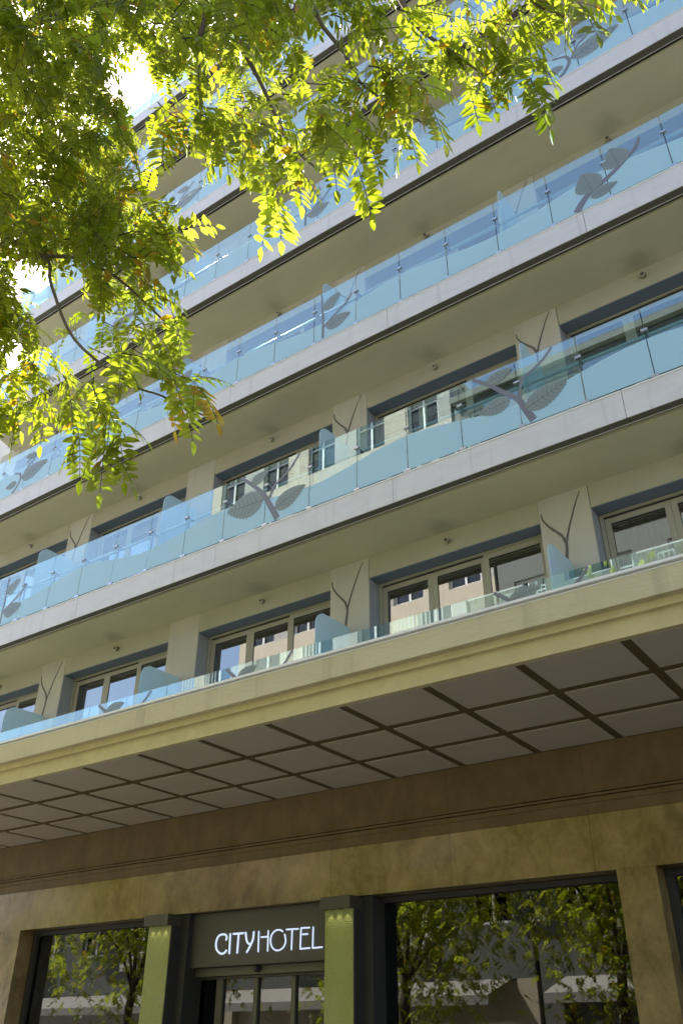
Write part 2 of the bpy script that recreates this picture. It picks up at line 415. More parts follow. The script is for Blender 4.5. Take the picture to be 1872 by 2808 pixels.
# ------------------------------------------------------------------ street canopy
ZC = 1.0
can = MB()
can.box(XL, XR, 2.262, 2.40, 1.082, 1.1605, 0)
can.box(XL, XR, 2.274, 2.40, 1.1608, 1.1718, 1)
can.box(XL, XR, 2.288, 2.40, 1.057, 1.0815, 1)
can.box(XL, XR, 2.304, 2.3255, ZC - .0005, 1.0565, 1)
can.box(XL, XR, 2.4, 3.30, 1.06, 1.165, 1)
canopy = can.build('canopy', ['canopy_render', 'canopy_band'], hotel)
MB().box(XL, XR, 2.258, 2.30, 1.1722, 1.181).box(XL, XR, 2.2605, 2.2735, 1.1607, 1.1635).build('canopy_flashing', ['edge_white'], canopy)
MB().box(XL, XR, 2.3257, 3.209, ZC + .004, ZC + .05).build('ceiling_board', 'coffer_groove', canopy)
MB().box(XL, XR, 2.328 - .0015 - .030 + .0305, 2.3285, ZC, ZC + .0036).build('edge_strip', 'coffer_panel', canopy)
rows = [(2.331, 2.588), (2.631, 2.889), (2.932, 3.188)]
gx = [-3.6237 + .3289 * i for i in range(-7, 16)]
proto = {}
for i in range(len(gx) - 1):
    for r, (a, b) in enumerate(rows):
        x0, x1 = gx[i] + .017, gx[i + 1] - .017
        if x0 < XL or x1 > XR: continue
        if r in proto: copy_part(proto[r][0], w(x0, 0, 0) - w(proto[r][1], 0, 0), canopy)
        else: proto[r] = (MB().box(x0, x1, a, b, ZC, ZC + .0036).build('ceiling_panel', 'coffer_panel', canopy, bevel=.0015), x0)

# ------------------------------------------------------------------ ground floor wall
ZL = .552
gw = MB()
gw.box(XL, XR, YW, 3.36, .832, 1.05, 0)
gw.box(XL, XR, YW - .010, 3.3, .823, .8315, 0).box(XL, XR, YW + .006, 3.3, .8195, .8225, 0).box(XL, XR, YW - .010, 3.3, .8105, .819, 0).box(XL, XR, YW + .006, 3.3, .8078, .810, 0)
gw.box(XL, XR, YW - .003, 3.3, .789, .8075, 0).box(XL, XR, YW + .001, 3.3, .757, .7885, 0).box(XL, XR, YW - .003, 3.3, .748, .7565, 0)
gw.box(XL, XR, YW, 3.3, ZL, .7475, 1)
for a, b in [(XL, -5.50), (-4.56, -4.389), (-1.089, -.950), (.235, .37), (XR - .15, XR)]:
    gw.box(a, b, YW, 3.345, G, ZL - .0005, 1)
gw.build('ground_floor_wall', ['stone_matt', 'stone_polished'], hotel)
# shop windows
def shop(x0, x1, x0f=None):
    f = MB().box(x0, x1, 3.3, 3.345, ZL - .022, ZL - .0008).box(x0, x0 + .03, 3.3, 3.345, G, ZL - .0225).box(x1 - .02, x1, 3.3, 3.345, G, ZL - .0225)
    f.box(x0 + .03, x1 - .02, 3.3, 3.345, G, G + .12)
    o = f.build('shop_window', 'dark_frame', hotel, bevel=.004)
    MB().box(x0 + .0302, x1 - .0202, 3.32, 3.324, G + .1202, ZL - .0222).build('pane', 'shop_glass', o)
shop(-5.4995, -4.5605); shop(-4.3885, -3.36); shop(-2.18, -1.0895); shop(-.9495, .2345); shop(.3705, XR - .1505)
# dark interior of the ground floor
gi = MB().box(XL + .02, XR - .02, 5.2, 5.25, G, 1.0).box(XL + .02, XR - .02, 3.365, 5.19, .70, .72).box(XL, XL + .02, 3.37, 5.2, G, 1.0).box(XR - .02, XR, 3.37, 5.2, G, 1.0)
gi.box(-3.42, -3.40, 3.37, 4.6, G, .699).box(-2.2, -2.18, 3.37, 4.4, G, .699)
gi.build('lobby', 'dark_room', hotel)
# entrance: jambs, columns, doors
for a, b in ((-3.3590, -3.2140), (-2.3250, -2.1850)):
    j = MB().box(b, b + .005, 3.172, 3.345, G, .548).box(a - .003, b + .055, 3.23, 3.345, G, ZL - .001)
    j.build('entrance_jamb', 'dark_frame', hotel)
    col = MB().box(a, b - .0005, 3.17, 3.229, G, .5005).build('column', 'green_pattern', hotel)
    MB().box(a - .004, b + .006, 3.137, 3.229, .5008, .5475).build('cap', 'board', col, bevel=.004)
    for k in range(3):
        lx = a + .03 + .042 * k
        MB().tube([(lx, 3.155, .5002), (lx, 3.155, .5007)], .003, 10).build('spot_lens', 'lit', col)
        la = bpy.data.lights.new('column_spot', 'SPOT'); la.energy = .11; la.spot_size = R_(70); la.spot_blend = .8; la.color = (1., .97, .75); la.shadow_soft_size = .01
        lo = bpy.data.objects.new('spot', la); put(lo, w(lx, 3.152, .497), col); lo.rotation_euler = (R_(16), 0, 0)
MB().box(-3.30, -2.27, 3.30, 3.345, .292, .3265).build('door_beam', 'board_beam', hotel, bevel=.004)
df = MB().box(-3.30, -2.27, 3.345, 3.375, .2835, .300)
for a, b in ((-3.262, -3.235), (-3.064, -3.026), (-2.842, -2.819), (-2.630, -2.608), (-2.30, -2.28)): df.box(a, b, 3.345, 3.375, G, .2833)
door = df.build('entrance_door', 'board_beam', hotel, bevel=.004)
for a, b in ((-3.235, -3.064), (-3.026, -2.842), (-2.819, -2.630), (-2.608, -2.30)):
    MB().box(a + .0002, b - .0002, 3.358, 3.362, G + .01, .2832).build('door_pane', 'shop_glass', door)

# ------------------------------------------------------------------ the sign
sign = empty('hotel_sign', (-2.78, 3.26, .327), 'dark sign board with glowing white letters, hung between the two green columns', 'sign')
MB().box(-3.207, -2.327, 3.2605, 3.298, .3268, .5505).build('board', 'board', sign, bevel=.003)
LET = [
('C', [[(-2.929, 0.431), (-2.926, 0.441), (-2.934, 0.451), (-2.95, 0.454), (-2.971, 0.451), (-2.984, 0.438), (-2.989, 0.417), (-2.983, 0.395), (-2.967, 0.381), (-2.949, 0.375), (-2.932, 0.379), (-2.924, 0.387)]], 1),
('I', [[(-2.906, 0.453), (-2.905, 0.375)]], 1),
('T', [[(-2.887, 0.452), (-2.829, 0.452)], [(-2.856, 0.451), (-2.858, 0.375)]], 1),
('Y', [[(-2.815, 0.453), (-2.808, 0.424), (-2.798, 0.41), (-2.789, 0.407)], [(-2.768, 0.453), (-2.77, 0.427), (-2.781, 0.404), (-2.802, 0.375)]], 1),
('H', [[(-2.739, 0.453), (-2.737, 0.374)], [(-2.685, 0.453), (-2.684, 0.374)], [(-2.724, 0.43), (-2.686, 0.43)]], 0),
('O', [[(-2.604, 0.446), (-2.622, 0.453), (-2.645, 0.451), (-2.664, 0.437), (-2.67, 0.414), (-2.661, 0.389), (-2.641, 0.375), (-2.618, 0.374), (-2.596, 0.385), (-2.586, 0.407), (-2.592, 0.433)]], 0),
('T', [[(-2.583, 0.452), (-2.52, 0.451)], [(-2.552, 0.451), (-2.553, 0.373)]], 0),
('E', [[(-2.459, 0.452), (-2.504, 0.453), (-2.506, 0.373), (-2.455, 0.374)], [(-2.495, 0.428), (-2.468, 0.428)]], 0),
('L', [[(-2.439, 0.452), (-2.44, 0.373), (-2.391, 0.374)]], 0)]
def smooth(pts, sub=5):
    P = [Vector(p) for p in pts]; Q = []
    for i in range(len(P) - 1):
        p0 = P[max(i - 1, 0)]; p1 = P[i]; p2 = P[i + 1]; p3 = P[min(i + 2, len(P) - 1)]
        for j in range(sub):
            t = j / sub
            Q.append(.5 * ((2 * p1) + (-p0 + p2) * t + (2 * p0 - 5 * p1 + 4 * p2 - p3) * t * t + (-p0 + 3 * p1 - 3 * p2 + p3) * t ** 3))
    Q.append(P[-1]); return Q
for ch, st, bold in LET:
    m = MB(); kk = 3.252 / 3.24
    for q in st:
        pts = [(x * kk, 3.252, z * kk) for x, z in q]
        if len(q) > 3 and ch != 'E': pts = smooth(pts)
        rr = .0043 if bold else .0034
        if ch in 'EL' and len(q) > 2:
            for a, b in zip(pts[:-1], pts[1:]): m.tube([a, b], rr, 8)
        else: m.tube(pts, rr, 8)
        for e in (pts[0], pts[-1]): m.tube([(e[0], e[1], e[2] - rr), (e[0], e[1], e[2] - rr * .6), (e[0], e[1], e[2]), (e[0], e[1], e[2] + rr * .6), (e[0], e[1], e[2] + rr)], [rr * .1, rr * .8, rr, rr * .8, rr * .1], 8)
    o = m.build('letter', 'neon', sign, smooth=True); o['label'] = 'glowing white tube letter ' + ch

# small dome camera under the sign
cam_t = empty('security_camera', (-2.781, 3.30, .292), 'small black dome camera on the beam below the sign board', 'camera')
MB().tube([(-2.781, 3.282, .312), (-2.781, 3.2995, .312)], .014, 14).build('mount', 'dark_frame', cam_t)
MB().tube([(-2.781, 3.2815, .312), (-2.781, 3.276, .312), (-2.781, 3.270, .311), (-2.781, 3.267, .31)], [.0125, .0115, .008, .002], 14).build('dome', 'lamp_lens', cam_t, smooth=True)
# lamp hanging in the lobby
lt = empty('pendant_lamp', (-1.553, 4.5, .52), 'small lit pendant lamp inside behind the widest shop window', 'lamp')
MB().tube([(-1.553, 4.5, .52), (-1.553, 4.5, .555)], [.010, .008], 12).build('shade', 'lit', lt)
MB().tube([(-1.553, 4.5, .5555), (-1.553, 4.5, .70)], .0015, 6).build('cord', 'dark_frame', lt)

# ------------------------------------------------------------------ wall lights
SN = ['just above the canopy', 'behind the first frosted railing', 'behind the second frosted railing', 'behind the third frosted railing', 'behind the fourth frosted railing', 'behind the fifth frosted railing']
ON = ['leftmost', 'second from the left', 'third from the left', 'fourth from the left', 'fifth from the left', 'rightmost']
first = None
for s in range(6):
    z = [2.074, 3.164, 4.215][s] if s < 3 else ZB[s] - SLOPE[s] - .035
    for k, x in enumerate([-.515 - 1.143 * j for j in range(4, -2, -1)]):
        lab = 'round steel wall light %s, %s on its storey' % (SN[s], ON[k])
        if first is None:
            t = empty('wall_light', (x, YW, z), lab, 'wall light', 'round lights under the balcony soffits')
            n = 20
            MB().tube([(x, YW - .0005, z), (x, YW - .005, z)], .0165, n).build('mounting_ring', 'lamp_metal', t, smooth=False, bevel=.002)
            MB().tube([(x, YW - .0052, z), (x, YW - .020, z - .001), (x, YW - .023, z - .002)], [.0125, .0135, .012], n).build('housing', 'lamp_metal', t)
            MB().tube([(x, YW - .0232, z - .002), (x, YW - .0250, z - .003)], [.009, .008], n).build('lens', 'lamp_lens', t)
            first = (t, x, z)
        else:
            d = w(x, 0, z) - w(first[1], 0, first[2])
            t = first[0].copy(); put(t, WLOC[first[0].name] + d); t['label'] = lab
            for ch in [o for o in C.objects if o.parent == first[0]]: copy_part(ch, d, t)

# ------------------------------------------------------------------ glass railings
DEC = {
'big':([([(0.055, 0.026), (0.02, 0.115), (-0.007, 0.175), (-0.075, 0.248), (-0.151, 0.334), (-0.212, 0.383)], 0.036, 0.014),([(0.002, 0.163), (0.012, 0.222), (0.031, 0.27), (0.089, 0.302), (0.141, 0.338), (0.183, 0.382)], 0.017, 0.011)], [((0.025, 0.101), (0.225, 0.162), .5), ((-0.04, 0.183), (-0.198, 0.171), .55), ((-0.148, 0.329), (-0.011, 0.357), .42)] ),
'big2':([([(-0.185, 0.025), (-0.254, 0.15), (-0.299, 0.225), (-0.378, 0.307), (-0.459, 0.383)], 0.036, 0.014),([(-0.251, 0.163), (-0.234, 0.208), (-0.212, 0.244), (-0.159, 0.275), (-0.107, 0.321), (-0.055, 0.383)], 0.017, 0.011)], [((-0.287, 0.177), (-0.541, 0.188), .6), ((-0.208, 0.093), (-0.013, 0.168), .5), ((-0.383, 0.314), (-0.261, 0.354), .5)] ),
'round':([([(-0.157, 0.022), (-0.095, 0.095), (-0.004, 0.14), (0.095, 0.198), (0.166, 0.257), (0.197, 0.317)], 0.04, 0.012)], [((-0.065, 0.108), (-0.092, 0.26), .85), ((0.079, 0.185), (0.057, 0.335), .85), ((-0.08, 0.074), (0.055, 0.092), .5)] ),
'fork':([([(-0.219, 0.026), (-0.22, 0.144), (-0.234, 0.379)], 0.018, 0.010),([(-0.216, 0.108), (-0.137, 0.166), (-0.062, 0.216), (-0.02, 0.269)], 0.018, 0.009)], [((-0.216, 0.245), (-0.105, 0.325), .6), ((-0.198, 0.098), (-0.029, 0.12), .55)] ),
'arch':([([(-0.072, 0.022), (-0.032, 0.06), (-0.007, 0.115), (-0.025, 0.172), (-0.095, 0.205)], 0.026, 0.015),([(0.005, 0.123), (0.052, 0.203), (0.108, 0.255), (0.174, 0.324)], 0.017, 0.010)], [((0.012, 0.116), (0.278, 0.179), .45), ((-0.042, 0.096), (-0.173, 0.105), .5), ((0.118, 0.292), (-0.005, 0.316), .45)] )}
def leaf_shape(b, t, ratio, y):
    """serrated leaf blade from base b to tip t, with its veins"""
    b = Vector(b); t = Vector(t); ax = t - b; L = ax.length; ax.normalize(); nn = Vector((-ax.y, ax.x)); W = L * ratio / 2
    up, dn = [], []
    n = 22
    for i in range(n + 1):
        s = i / n; prof = math.sin(math.pi * min(1, s ** .72)) ** .8 if 0 < s < 1 else 0
        saw = 1 + (.11 if i % 2 else 0)
        p = b + ax * (L * min(1, s + (.02 if i % 2 else 0)))
        up.append(p + nn * W * prof * saw); dn.append(p - nn * W * prof * saw)
    vs = []; fs = []
    for i in range(n + 1): vs += [(up[i].x, y, up[i].y), (dn[i].x, y, dn[i].y)]
    for i in range(n): fs.append((2 * i, 2 * i + 1, 2 * i + 3, 2 * i + 2))
    veins = [ribbon([tuple(b), tuple(b + ax * L * .5), tuple(t)], L * .020, L * .006, y - .0002, 4)]
    for i in range(1, 8):
        s = .08 + .11 * i; prof = math.sin(math.pi * s ** .72) ** .8
        for sg in (1, -1):
            p = b + ax * L * s; q = p + ax * L * .11 + nn * sg * W * prof * .82
            m_ = (p + q) / 2 + ax * L * -.012
            veins.append(ribbon([tuple(p), tuple(m_), tuple(q)], L * .014, L * .006, y - .0002, 3))
    return vs, fs, veins
RL = ['clear glass railing whose top edge shows above the cream canopy',
      'frosted glass railing reflecting buildings, with large serrated leaf decals, lowest of the frosted ones',
      'frosted glass railing with rounded leaf decals, second of the frosted railings from below',
      'frosted glass railing with arching branch decals, third of the frosted railings from below',
      'frosted glass railing partly behind the foliage, fourth of the frosted railings from below',
      'frosted glass railing seen through leaf gaps, fifth of the frosted railings from below',
      'topmost glass railing, against the sky behind the leaves']
PLACE = {0: [('big', -1.093), ('big2', -2.27), ('big', -3.42)], 1: [('big', -1.093), ('big2', -2.27), ('fork', -4.52), ('big', .067)],
         2: [('round', -.525), ('fork', -1.97), ('fork', -3.13), ('arch', -4.90)], 3: [('arch', -.55), ('fork', -.93), ('fork', -2.13), ('arch', -4.2)],
         4: [('arch', -3.66), ('round', -1.9), ('arch', -.5)], 5: [('fork', -2.9), ('big', -4.4)], 6: [('arch', -3.6)]}
def wave(x): return .180 + .035 * math.cos(2 * math.pi * (x + 2.835) / 1.16)
for r in range(7):
    z = FLOOR[r] if r else 1.182
    rail = empty('glass_railing', (-2.1, 2.89, z), RL[r], 'railing', 'glass railings of the hotel balconies')
    zt = z + .386; zg = z + .018
    g0 = p0 = None
    for k in range(len(POSTX) - 1):
        x0, x1 = POSTX[k] + .0022, POSTX[k + 1] - .0022
        if g0 is None:
            g0 = (MB().box(x0, x1, 2.8885, 2.892, zg, zt).build('glass_panel', 'railing_glass', rail), x0); gp = g0[0]
        else: gp = copy_part(g0[0], w(x0, 0, 0) - w(g0[1], 0, 0), rail)
        if r:
            n = 12; vs = []
            for j in range(n + 1):
                x = x0 + (x1 - x0) * j / n; vs += [(x, 2.8880, zg), (x, 2.8880, z + wave(x))]
            MB().add(vs, [(2 * j, 2 * j + 2, 2 * j + 3, 2 * j + 1) for j in range(n)]).build('frosted_band', 'frosted_film', gp)
    for x in POSTX:
        if p0 is None:
            po = MB().box(x - .0035, x + .0035, 2.902, 2.914, z + .005, z + .275).box(x - .0035, x + .0035, 2.914, 2.945, z + .262, z + .274).build('post', 'post_dark', rail)
            c1 = MB().box(x - .014, x + .014, 2.8845, 2.9015, z + .260, z + .272).tube([(x - .009, 2.882, z + .266), (x - .009, 2.8845, z + .266)], .0045, 8).tube([(x + .009, 2.882, z + .266), (x + .009, 2.8845, z + .266)], .0045, 8).build('clamp', 'steel', po)
            c2 = MB().box(x - .016, x + .016, 2.8845, 2.9015, z + .012, z + .024).box(x - .010, x + .010, 2.899, 2.93, z + .0045, z + .012).build('base_bracket', 'steel', po)
            p0 = (po, x, [c1, c2])
        else:
            d = w(x, 0, 0) - w(p0[1], 0, 0); po = copy_part(p0[0], d, rail)
            for c in p0[2]: copy_part(c, d, po)
    MB().tube([(POSTX[0], 2.952, z + .286), (POSTX[-1], 2.952, z + .286)], .0085, 12).build('handrail', 'rail_tube', rail, smooth=True)
    for kind, x0 in PLACE[r]:
        if r == 2: pass
        st, lv = DEC[kind]; yy = 2.8872
        sm = MB()
        for q, (pts, a, b) in enumerate(st): sm.add(*ribbon([(x0 + px, z + pz) for px, pz in pts], a, b, yy - .0002 * q))
        so = sm.build('branch_decal', 'decal_stem', rail)
        for (b, t, ra) in lv:
            vs, fs, ve = leaf_shape((x0 + b[0], z + b[1]), (x0 + t[0], z + t[1]), ra, yy - .0007)
            lm = MB().add(vs, fs, 0)
            for v_, f_ in ve: lm.add(v_, f_, 1)
            lm.build('leaf_decal', ['decal_leaf', 'decal_vein'], so)

# ------------------------------------------------------------------ ground
def ground(name, m, *a): return tag(box(name, m, None, *a), kind='structure')
ground('ground', 'earth', -400, 400, -400, 400, G - .30, G - .075)
ground('road', 'asphalt', -60, 60, .62, 1.60, G - .0748, G - .05)
ground('pavement', 'paving', -60, 60, 1.655, 3.368, G - .0748, G)
ground('pavement', 'paving', -60, 60, -2.06, .565, G - .0748, G)
ground('kerb', 'kerbstone', -60, 60, 1.60, 1.6545, G - .0748, G + .001)
ground('kerb', 'kerbstone', -60, 60, .5655, .6198, G - .0748, G + .001)
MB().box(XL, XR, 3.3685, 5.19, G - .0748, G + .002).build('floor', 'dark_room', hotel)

# ------------------------------------------------------------------ buildings across the street and beside the hotel
def far_building(name, x0, x1, zt, wallm, label, nb, floors, band=False, face=-2.1, depth=3, awn=True):
    b = empty(name, ((x0 + x1) / 2, face, G), label, 'building')
    sg = 1
    fh = (zt - .9) / floors; bw = (x1 - x0) / nb
    wm = MB()
    wm.box(x0, x1, face - depth, face - .12, G, zt, 0)
    # front skin with openings
    for fl in range(floors):
        zb_ = .9 + fl * fh
        wm.box(x0, x1, face - .1195, face, zb_, zb_ + fh * .22, 2 if fl == 0 else 0); wm.box(x0, x1, face - .1195, face, zb_ + fh * .82, zb_ + fh - .0005, 0)
        for k in range(nb + 1):
            a = x0 + k * bw - bw * .22; c = x0 + k * bw + bw * .22
            wm.box(max(a, x0), min(c, x1), face - .1195, face, zb_ + fh * .2205, zb_ + fh * .8195, 2 if fl == 0 else (1 if band and k % 2 else 0))
    wm.box(x0, x1, face - .1195, face, .62, .8995, 2)
    wm.box(x0, x0 + .2, face - .1195, face, G, .6195, 0).box(x1 - .2, x1, face - .1195, face, G, .6195, 0)
    wm.box(x0 - .02, x1 + .02, face - depth, face + .08, zt + .0005, zt + .1, 0)
    wm.build('wall', [wallm, 'grey_wall', 'dark_wall'], b)
    pr = None
    for fl in range(floors):
        for k in range(nb):
            a = x0 + k * bw + bw * .2205; c = x0 + (k + 1) * bw - bw * .2205; zb_ = .9 + fl * fh + fh * .2205; ztt = .9 + fl * fh + fh * .8195
            if pr is None:
                m = MB(); t = .028; yf = face - .04
                m.box(a, c, yf - .02, yf, zb_, zb_ + t).box(a, c, yf - .02, yf, ztt - t, ztt)
                for q in (a, (a + c) / 2 - t / 2, c - t): m.box(q, q + t, yf - .02, yf, zb_ + t, ztt - t)
                m.box(a + t, (a + c) / 2 - t / 2, yf - .02, yf, zb_ + (ztt - zb_) * .7, zb_ + (ztt - zb_) * .7 + t * .7).box((a + c) / 2 + t / 2, c - t, yf - .02, yf, zb_ + (ztt - zb_) * .7, zb_ + (ztt - zb_) * .7 + t * .7)
                wn = m.build('window', 'white_frame', b)
                pn = MB().box(a + .001, c - .001, yf - .032, yf - .028, zb_ + .001, ztt - .001).build('pane', 'far_glass', wn)
                pr = (wn, pn, a, zb_)
            else:
                d = w(a, 0, zb_) - w(pr[2], 0, pr[3]); wn = copy_part(pr[0], d, b); copy_part(pr[1], d, wn)
            if k % 2 == 0 and 0 < fl < 4:
                m = MB().box(a - .06, c + .06, face + .0005, face + .34, zb_ - .10, zb_ - .06)
                bl = m.build('balcony', 'white_wall', b)
                mr = MB().box(a - .06, c + .06, face + .325, face + .335, zb_ + .28, zb_ + .295)
                for q in range(12): mr.box(a - .06 + (c - a + .11) * q / 11, a - .052 + (c - a + .11) * q / 11, face + .326, face + .334, zb_ - .0595, zb_ + .2795)
                mr.build('balcony_rail', 'white_frame', bl)
            elif fl in (0, 2) and k % 2:
                u = MB().box(a + .02, a + .30, face + .001, face + .11, zb_ - .2, zb_ - .03)
                u.build('air_conditioner', 'plastic', b)
    if awn:
        m = MB().add([(x0 + .25, face + .002, .62), (x1 - .25, face + .002, .62), (x1 - .25, face + .55, .46), (x0 + .25, face + .55, .46), (x0 + .25, face + .55, .38), (x1 - .25, face + .55, .38)],
                     [(0, 1, 2, 3), (3, 2, 5, 4)])
        m.build('awning', 'awning', b)
    return b
far_building('apartment_building', -12.5, -8.05, 3.3, 'white_wall', 'low white building across the street, mirrored at the left in the glass', 5, 3)
far_building('apartment_building', -8.0, -3.9, 7.6, 'cream_wall', 'tall cream building with white windows across the street', 5, 7, True)
far_building('apartment_building', -3.85, 1.6, 7.0, 'dark_wall', 'dark grey balconied building straight across from the hotel entrance', 6, 6)
nbd = empty('neighbour_building', (-7.7, 4.2, G), 'pale plain building beyond the left end of the hotel', 'building')
m = MB().box(-9.4, -6.3, 3.6, 6, G, 5.2)
m.build('wall', 'white_wall', nbd)
for fl in range(5):
    MB().box(-9.0, -6.6, 3.55, 3.5995, .8 + fl * .95, 1.0 + fl * .95).build('balcony', 'white_frame', nbd)
    for k in range(3): MB().box(-9.0 + k * .8, -8.5 + k * .8, 3.585, 3.599, 1.02 + fl * .95, 1.5 + fl * .95).build('window', 'far_glass', nbd)

# ------------------------------------------------------------------ trees
def leaflet(V, F, M, p, d, n, L, W, mi):
    """one folded leaflet: p base, d direction, n normal (metres)"""
    s = d.cross(n).normalized(); k = len(V)
    dr = n * (-L * .07)
    V += [p, p + d * L * .33 + s * W * .5, p + d * L * .36 + n * (-W * .12), p + d * L * .33 - s * W * .5,
          p + d * L * .72 + s * W * .36 + dr, p + d * L * .74 + n * (-W * .1) + dr, p + d * L * .72 - s * W * .36 + dr, p + d * L + dr * 2.2]
    F += [(k, k + 2, k + 1), (k, k + 3, k + 2), (k + 1, k + 2, k + 5, k + 4), (k + 2, k + 3, k + 6, k + 5), (k + 4, k + 5, k + 7), (k + 5, k + 6, k + 7)]
    M += [mi] * 6
def compound(V, F, M, rnd, p, d, up, size=1., pairs=6):
    """pinnate leaf with drooping rachis"""
    q = p.copy(); d = d.normalized(); st = .026 * size
    sd = d.cross(up)
    if sd.length < .1: sd = d.cross(Vector((1, 0, 0)))
    sd.normalize(); nrm = sd.cross(d).normalized()
    tone = rnd.random(); mi = 2 if tone < .02 else (1 if tone < .45 else 0)
    k = len(V); path = []
    for i in range(pairs * 1 + 1):
        path.append(q.copy())
        d = (d + Vector((0, 0, -.09))).normalized()
        nrm = sd.cross(d).normalized()
        if i > 0:
            Lf = rnd.uniform(.82, 1.18) * (.050 + .014 * math.sin(math.pi * i / pairs)) * .95 * size * rnd.uniform(.85, 1.15)
            for sg in (1, -1):
                if rnd.random() < .06: continue
                dd = (d * rnd.uniform(.35, .6) + sd * sg + nrm * rnd.uniform(-.25, .2)).normalized()
                nn = (nrm + sd * sg * rnd.uniform(-.1, .35) + Vector((rnd.uniform(-.25, .25), rnd.uniform(-.25, .25), 0))).normalized()
                leaflet(V, F, M, q, dd, nn, Lf, Lf * rnd.uniform(.38, .50), mi if rnd.random() > .03 else 2 - (mi == 2))
        q = q + d * st
    leaflet(V, F, M, q, d, nrm, .058 * size, .022 * size, mi)
    path.append(q.copy())
    # the thin rachis
    k = len(V); rr = .0011 * size
    for pt in path: V += [pt + nrm * rr, pt + sd * rr - nrm * rr * .5, pt - sd * rr - nrm * rr * .5]
    for i in range(len(path) - 1):
        for j in range(3):
            F.append((k + i * 3 + j, k + i * 3 + (j + 1) % 3, k + i * 3 + 3 + (j + 1) % 3, k + i * 3 + 3 + j)); M.append(3)
def twig(V, F, M, rnd, A, B, size=1., step=.07, pairs=6, rad=.003):
    L = (B - A).length; n = max(3, int(L / step)); t = (B - A).normalized(); k = len(V); path = []
    side = t.cross(Vector((0, 0, 1)))
    if side.length < .1: side = Vector((1, 0, 0))
    side.normalize(); ph = rnd.uniform(0, 6)
    for i in range(n + 1):
        s = i / n
        p = A + (B - A) * s + side * .03 * math.sin(s * 5 + ph) + Vector((0, 0, .10 * L * math.sin(math.pi * s)))
        path.append(p)
        a = ph + i * 2.4
        lat = (side * math.cos(a) + t.cross(side) * math.sin(a))
        d = (t * .75 + lat * .75 + Vector((0, 0, -.25))).normalized()
        compound(V, F, M, rnd, p, d, Vector((rnd.uniform(-.4, .4), rnd.uniform(-.4, .4), 1)).normalized(), size * rnd.uniform(.8, 1.12), pairs)
    compound(V, F, M, rnd, path[-1], (t + Vector((0, 0, -.5))).normalized(), Vector((rnd.uniform(-.3, .3), -.3, 1)).normalized(), size, pairs + 1)
    k = len(V)
    for i, pt in enumerate(path):
        rr = rad * (1.15 - .8 * i / n); V += [pt + side * rr, pt - side * rr * .5 + Vector((0, 0, rr)), pt - side * rr * .5 - Vector((0, 0, rr))]
    for i in range(n):
        for j in range(3):
            F.append((k + i * 3 + j, k + i * 3 + (j + 1) % 3, k + i * 3 + 3 + (j + 1) % 3, k + i * 3 + 3 + j)); M.append(3)
def raw(name, V, F, M, mats, parent, smooth=False):
    o0 = sum((v for v in V[:50]), Vector()) / min(50, len(V))
    me = bpy.data.meshes.new(name); me.from_pydata([tuple(v - o0) for v in V], [], F)
    for m_ in mats: me.materials.append(MATS[m_])
    me.polygons.foreach_set('material_index', M)
    if smooth: me.polygons.foreach_set('use_smooth', [True] * len(F))
    me.update(); o = bpy.data.objects.new(name, me); return put(o, o0, parent)
def mtube(V, F, M, pts, rads, n=8, mi=0):
    k0 = len(V); last = None
    for i, p in enumerate(pts):
        t = (pts[min(i + 1, len(pts) - 1)] - pts[max(i - 1, 0)]).normalized()
        a = last if last is not None else (Vector((1, 0, 0)) if abs(t.z) > .7 else Vector((0, 0, 1)))
        b = t.cross(a).normalized(); a = b.cross(t).normalized(); last = a
        for j in range(n):
            an = 2 * math.pi * j / n; V.append(p + (a * math.cos(an) + b * math.sin(an)) * rads[i])
    for i in range(len(pts) - 1):
        for j in range(n):
            F.append((k0 + i * n + j, k0 + i * n + (j + 1) % n, k0 + (i + 1) * n + (j + 1) % n, k0 + (i + 1) * n + j)); M.append(mi)
    F.append(tuple(k0 + (len(pts) - 1) * n + j for j in range(n))); M.append(mi)
def curve3(pts, sub=5):
    return smooth([tuple(p) for p in pts], sub)

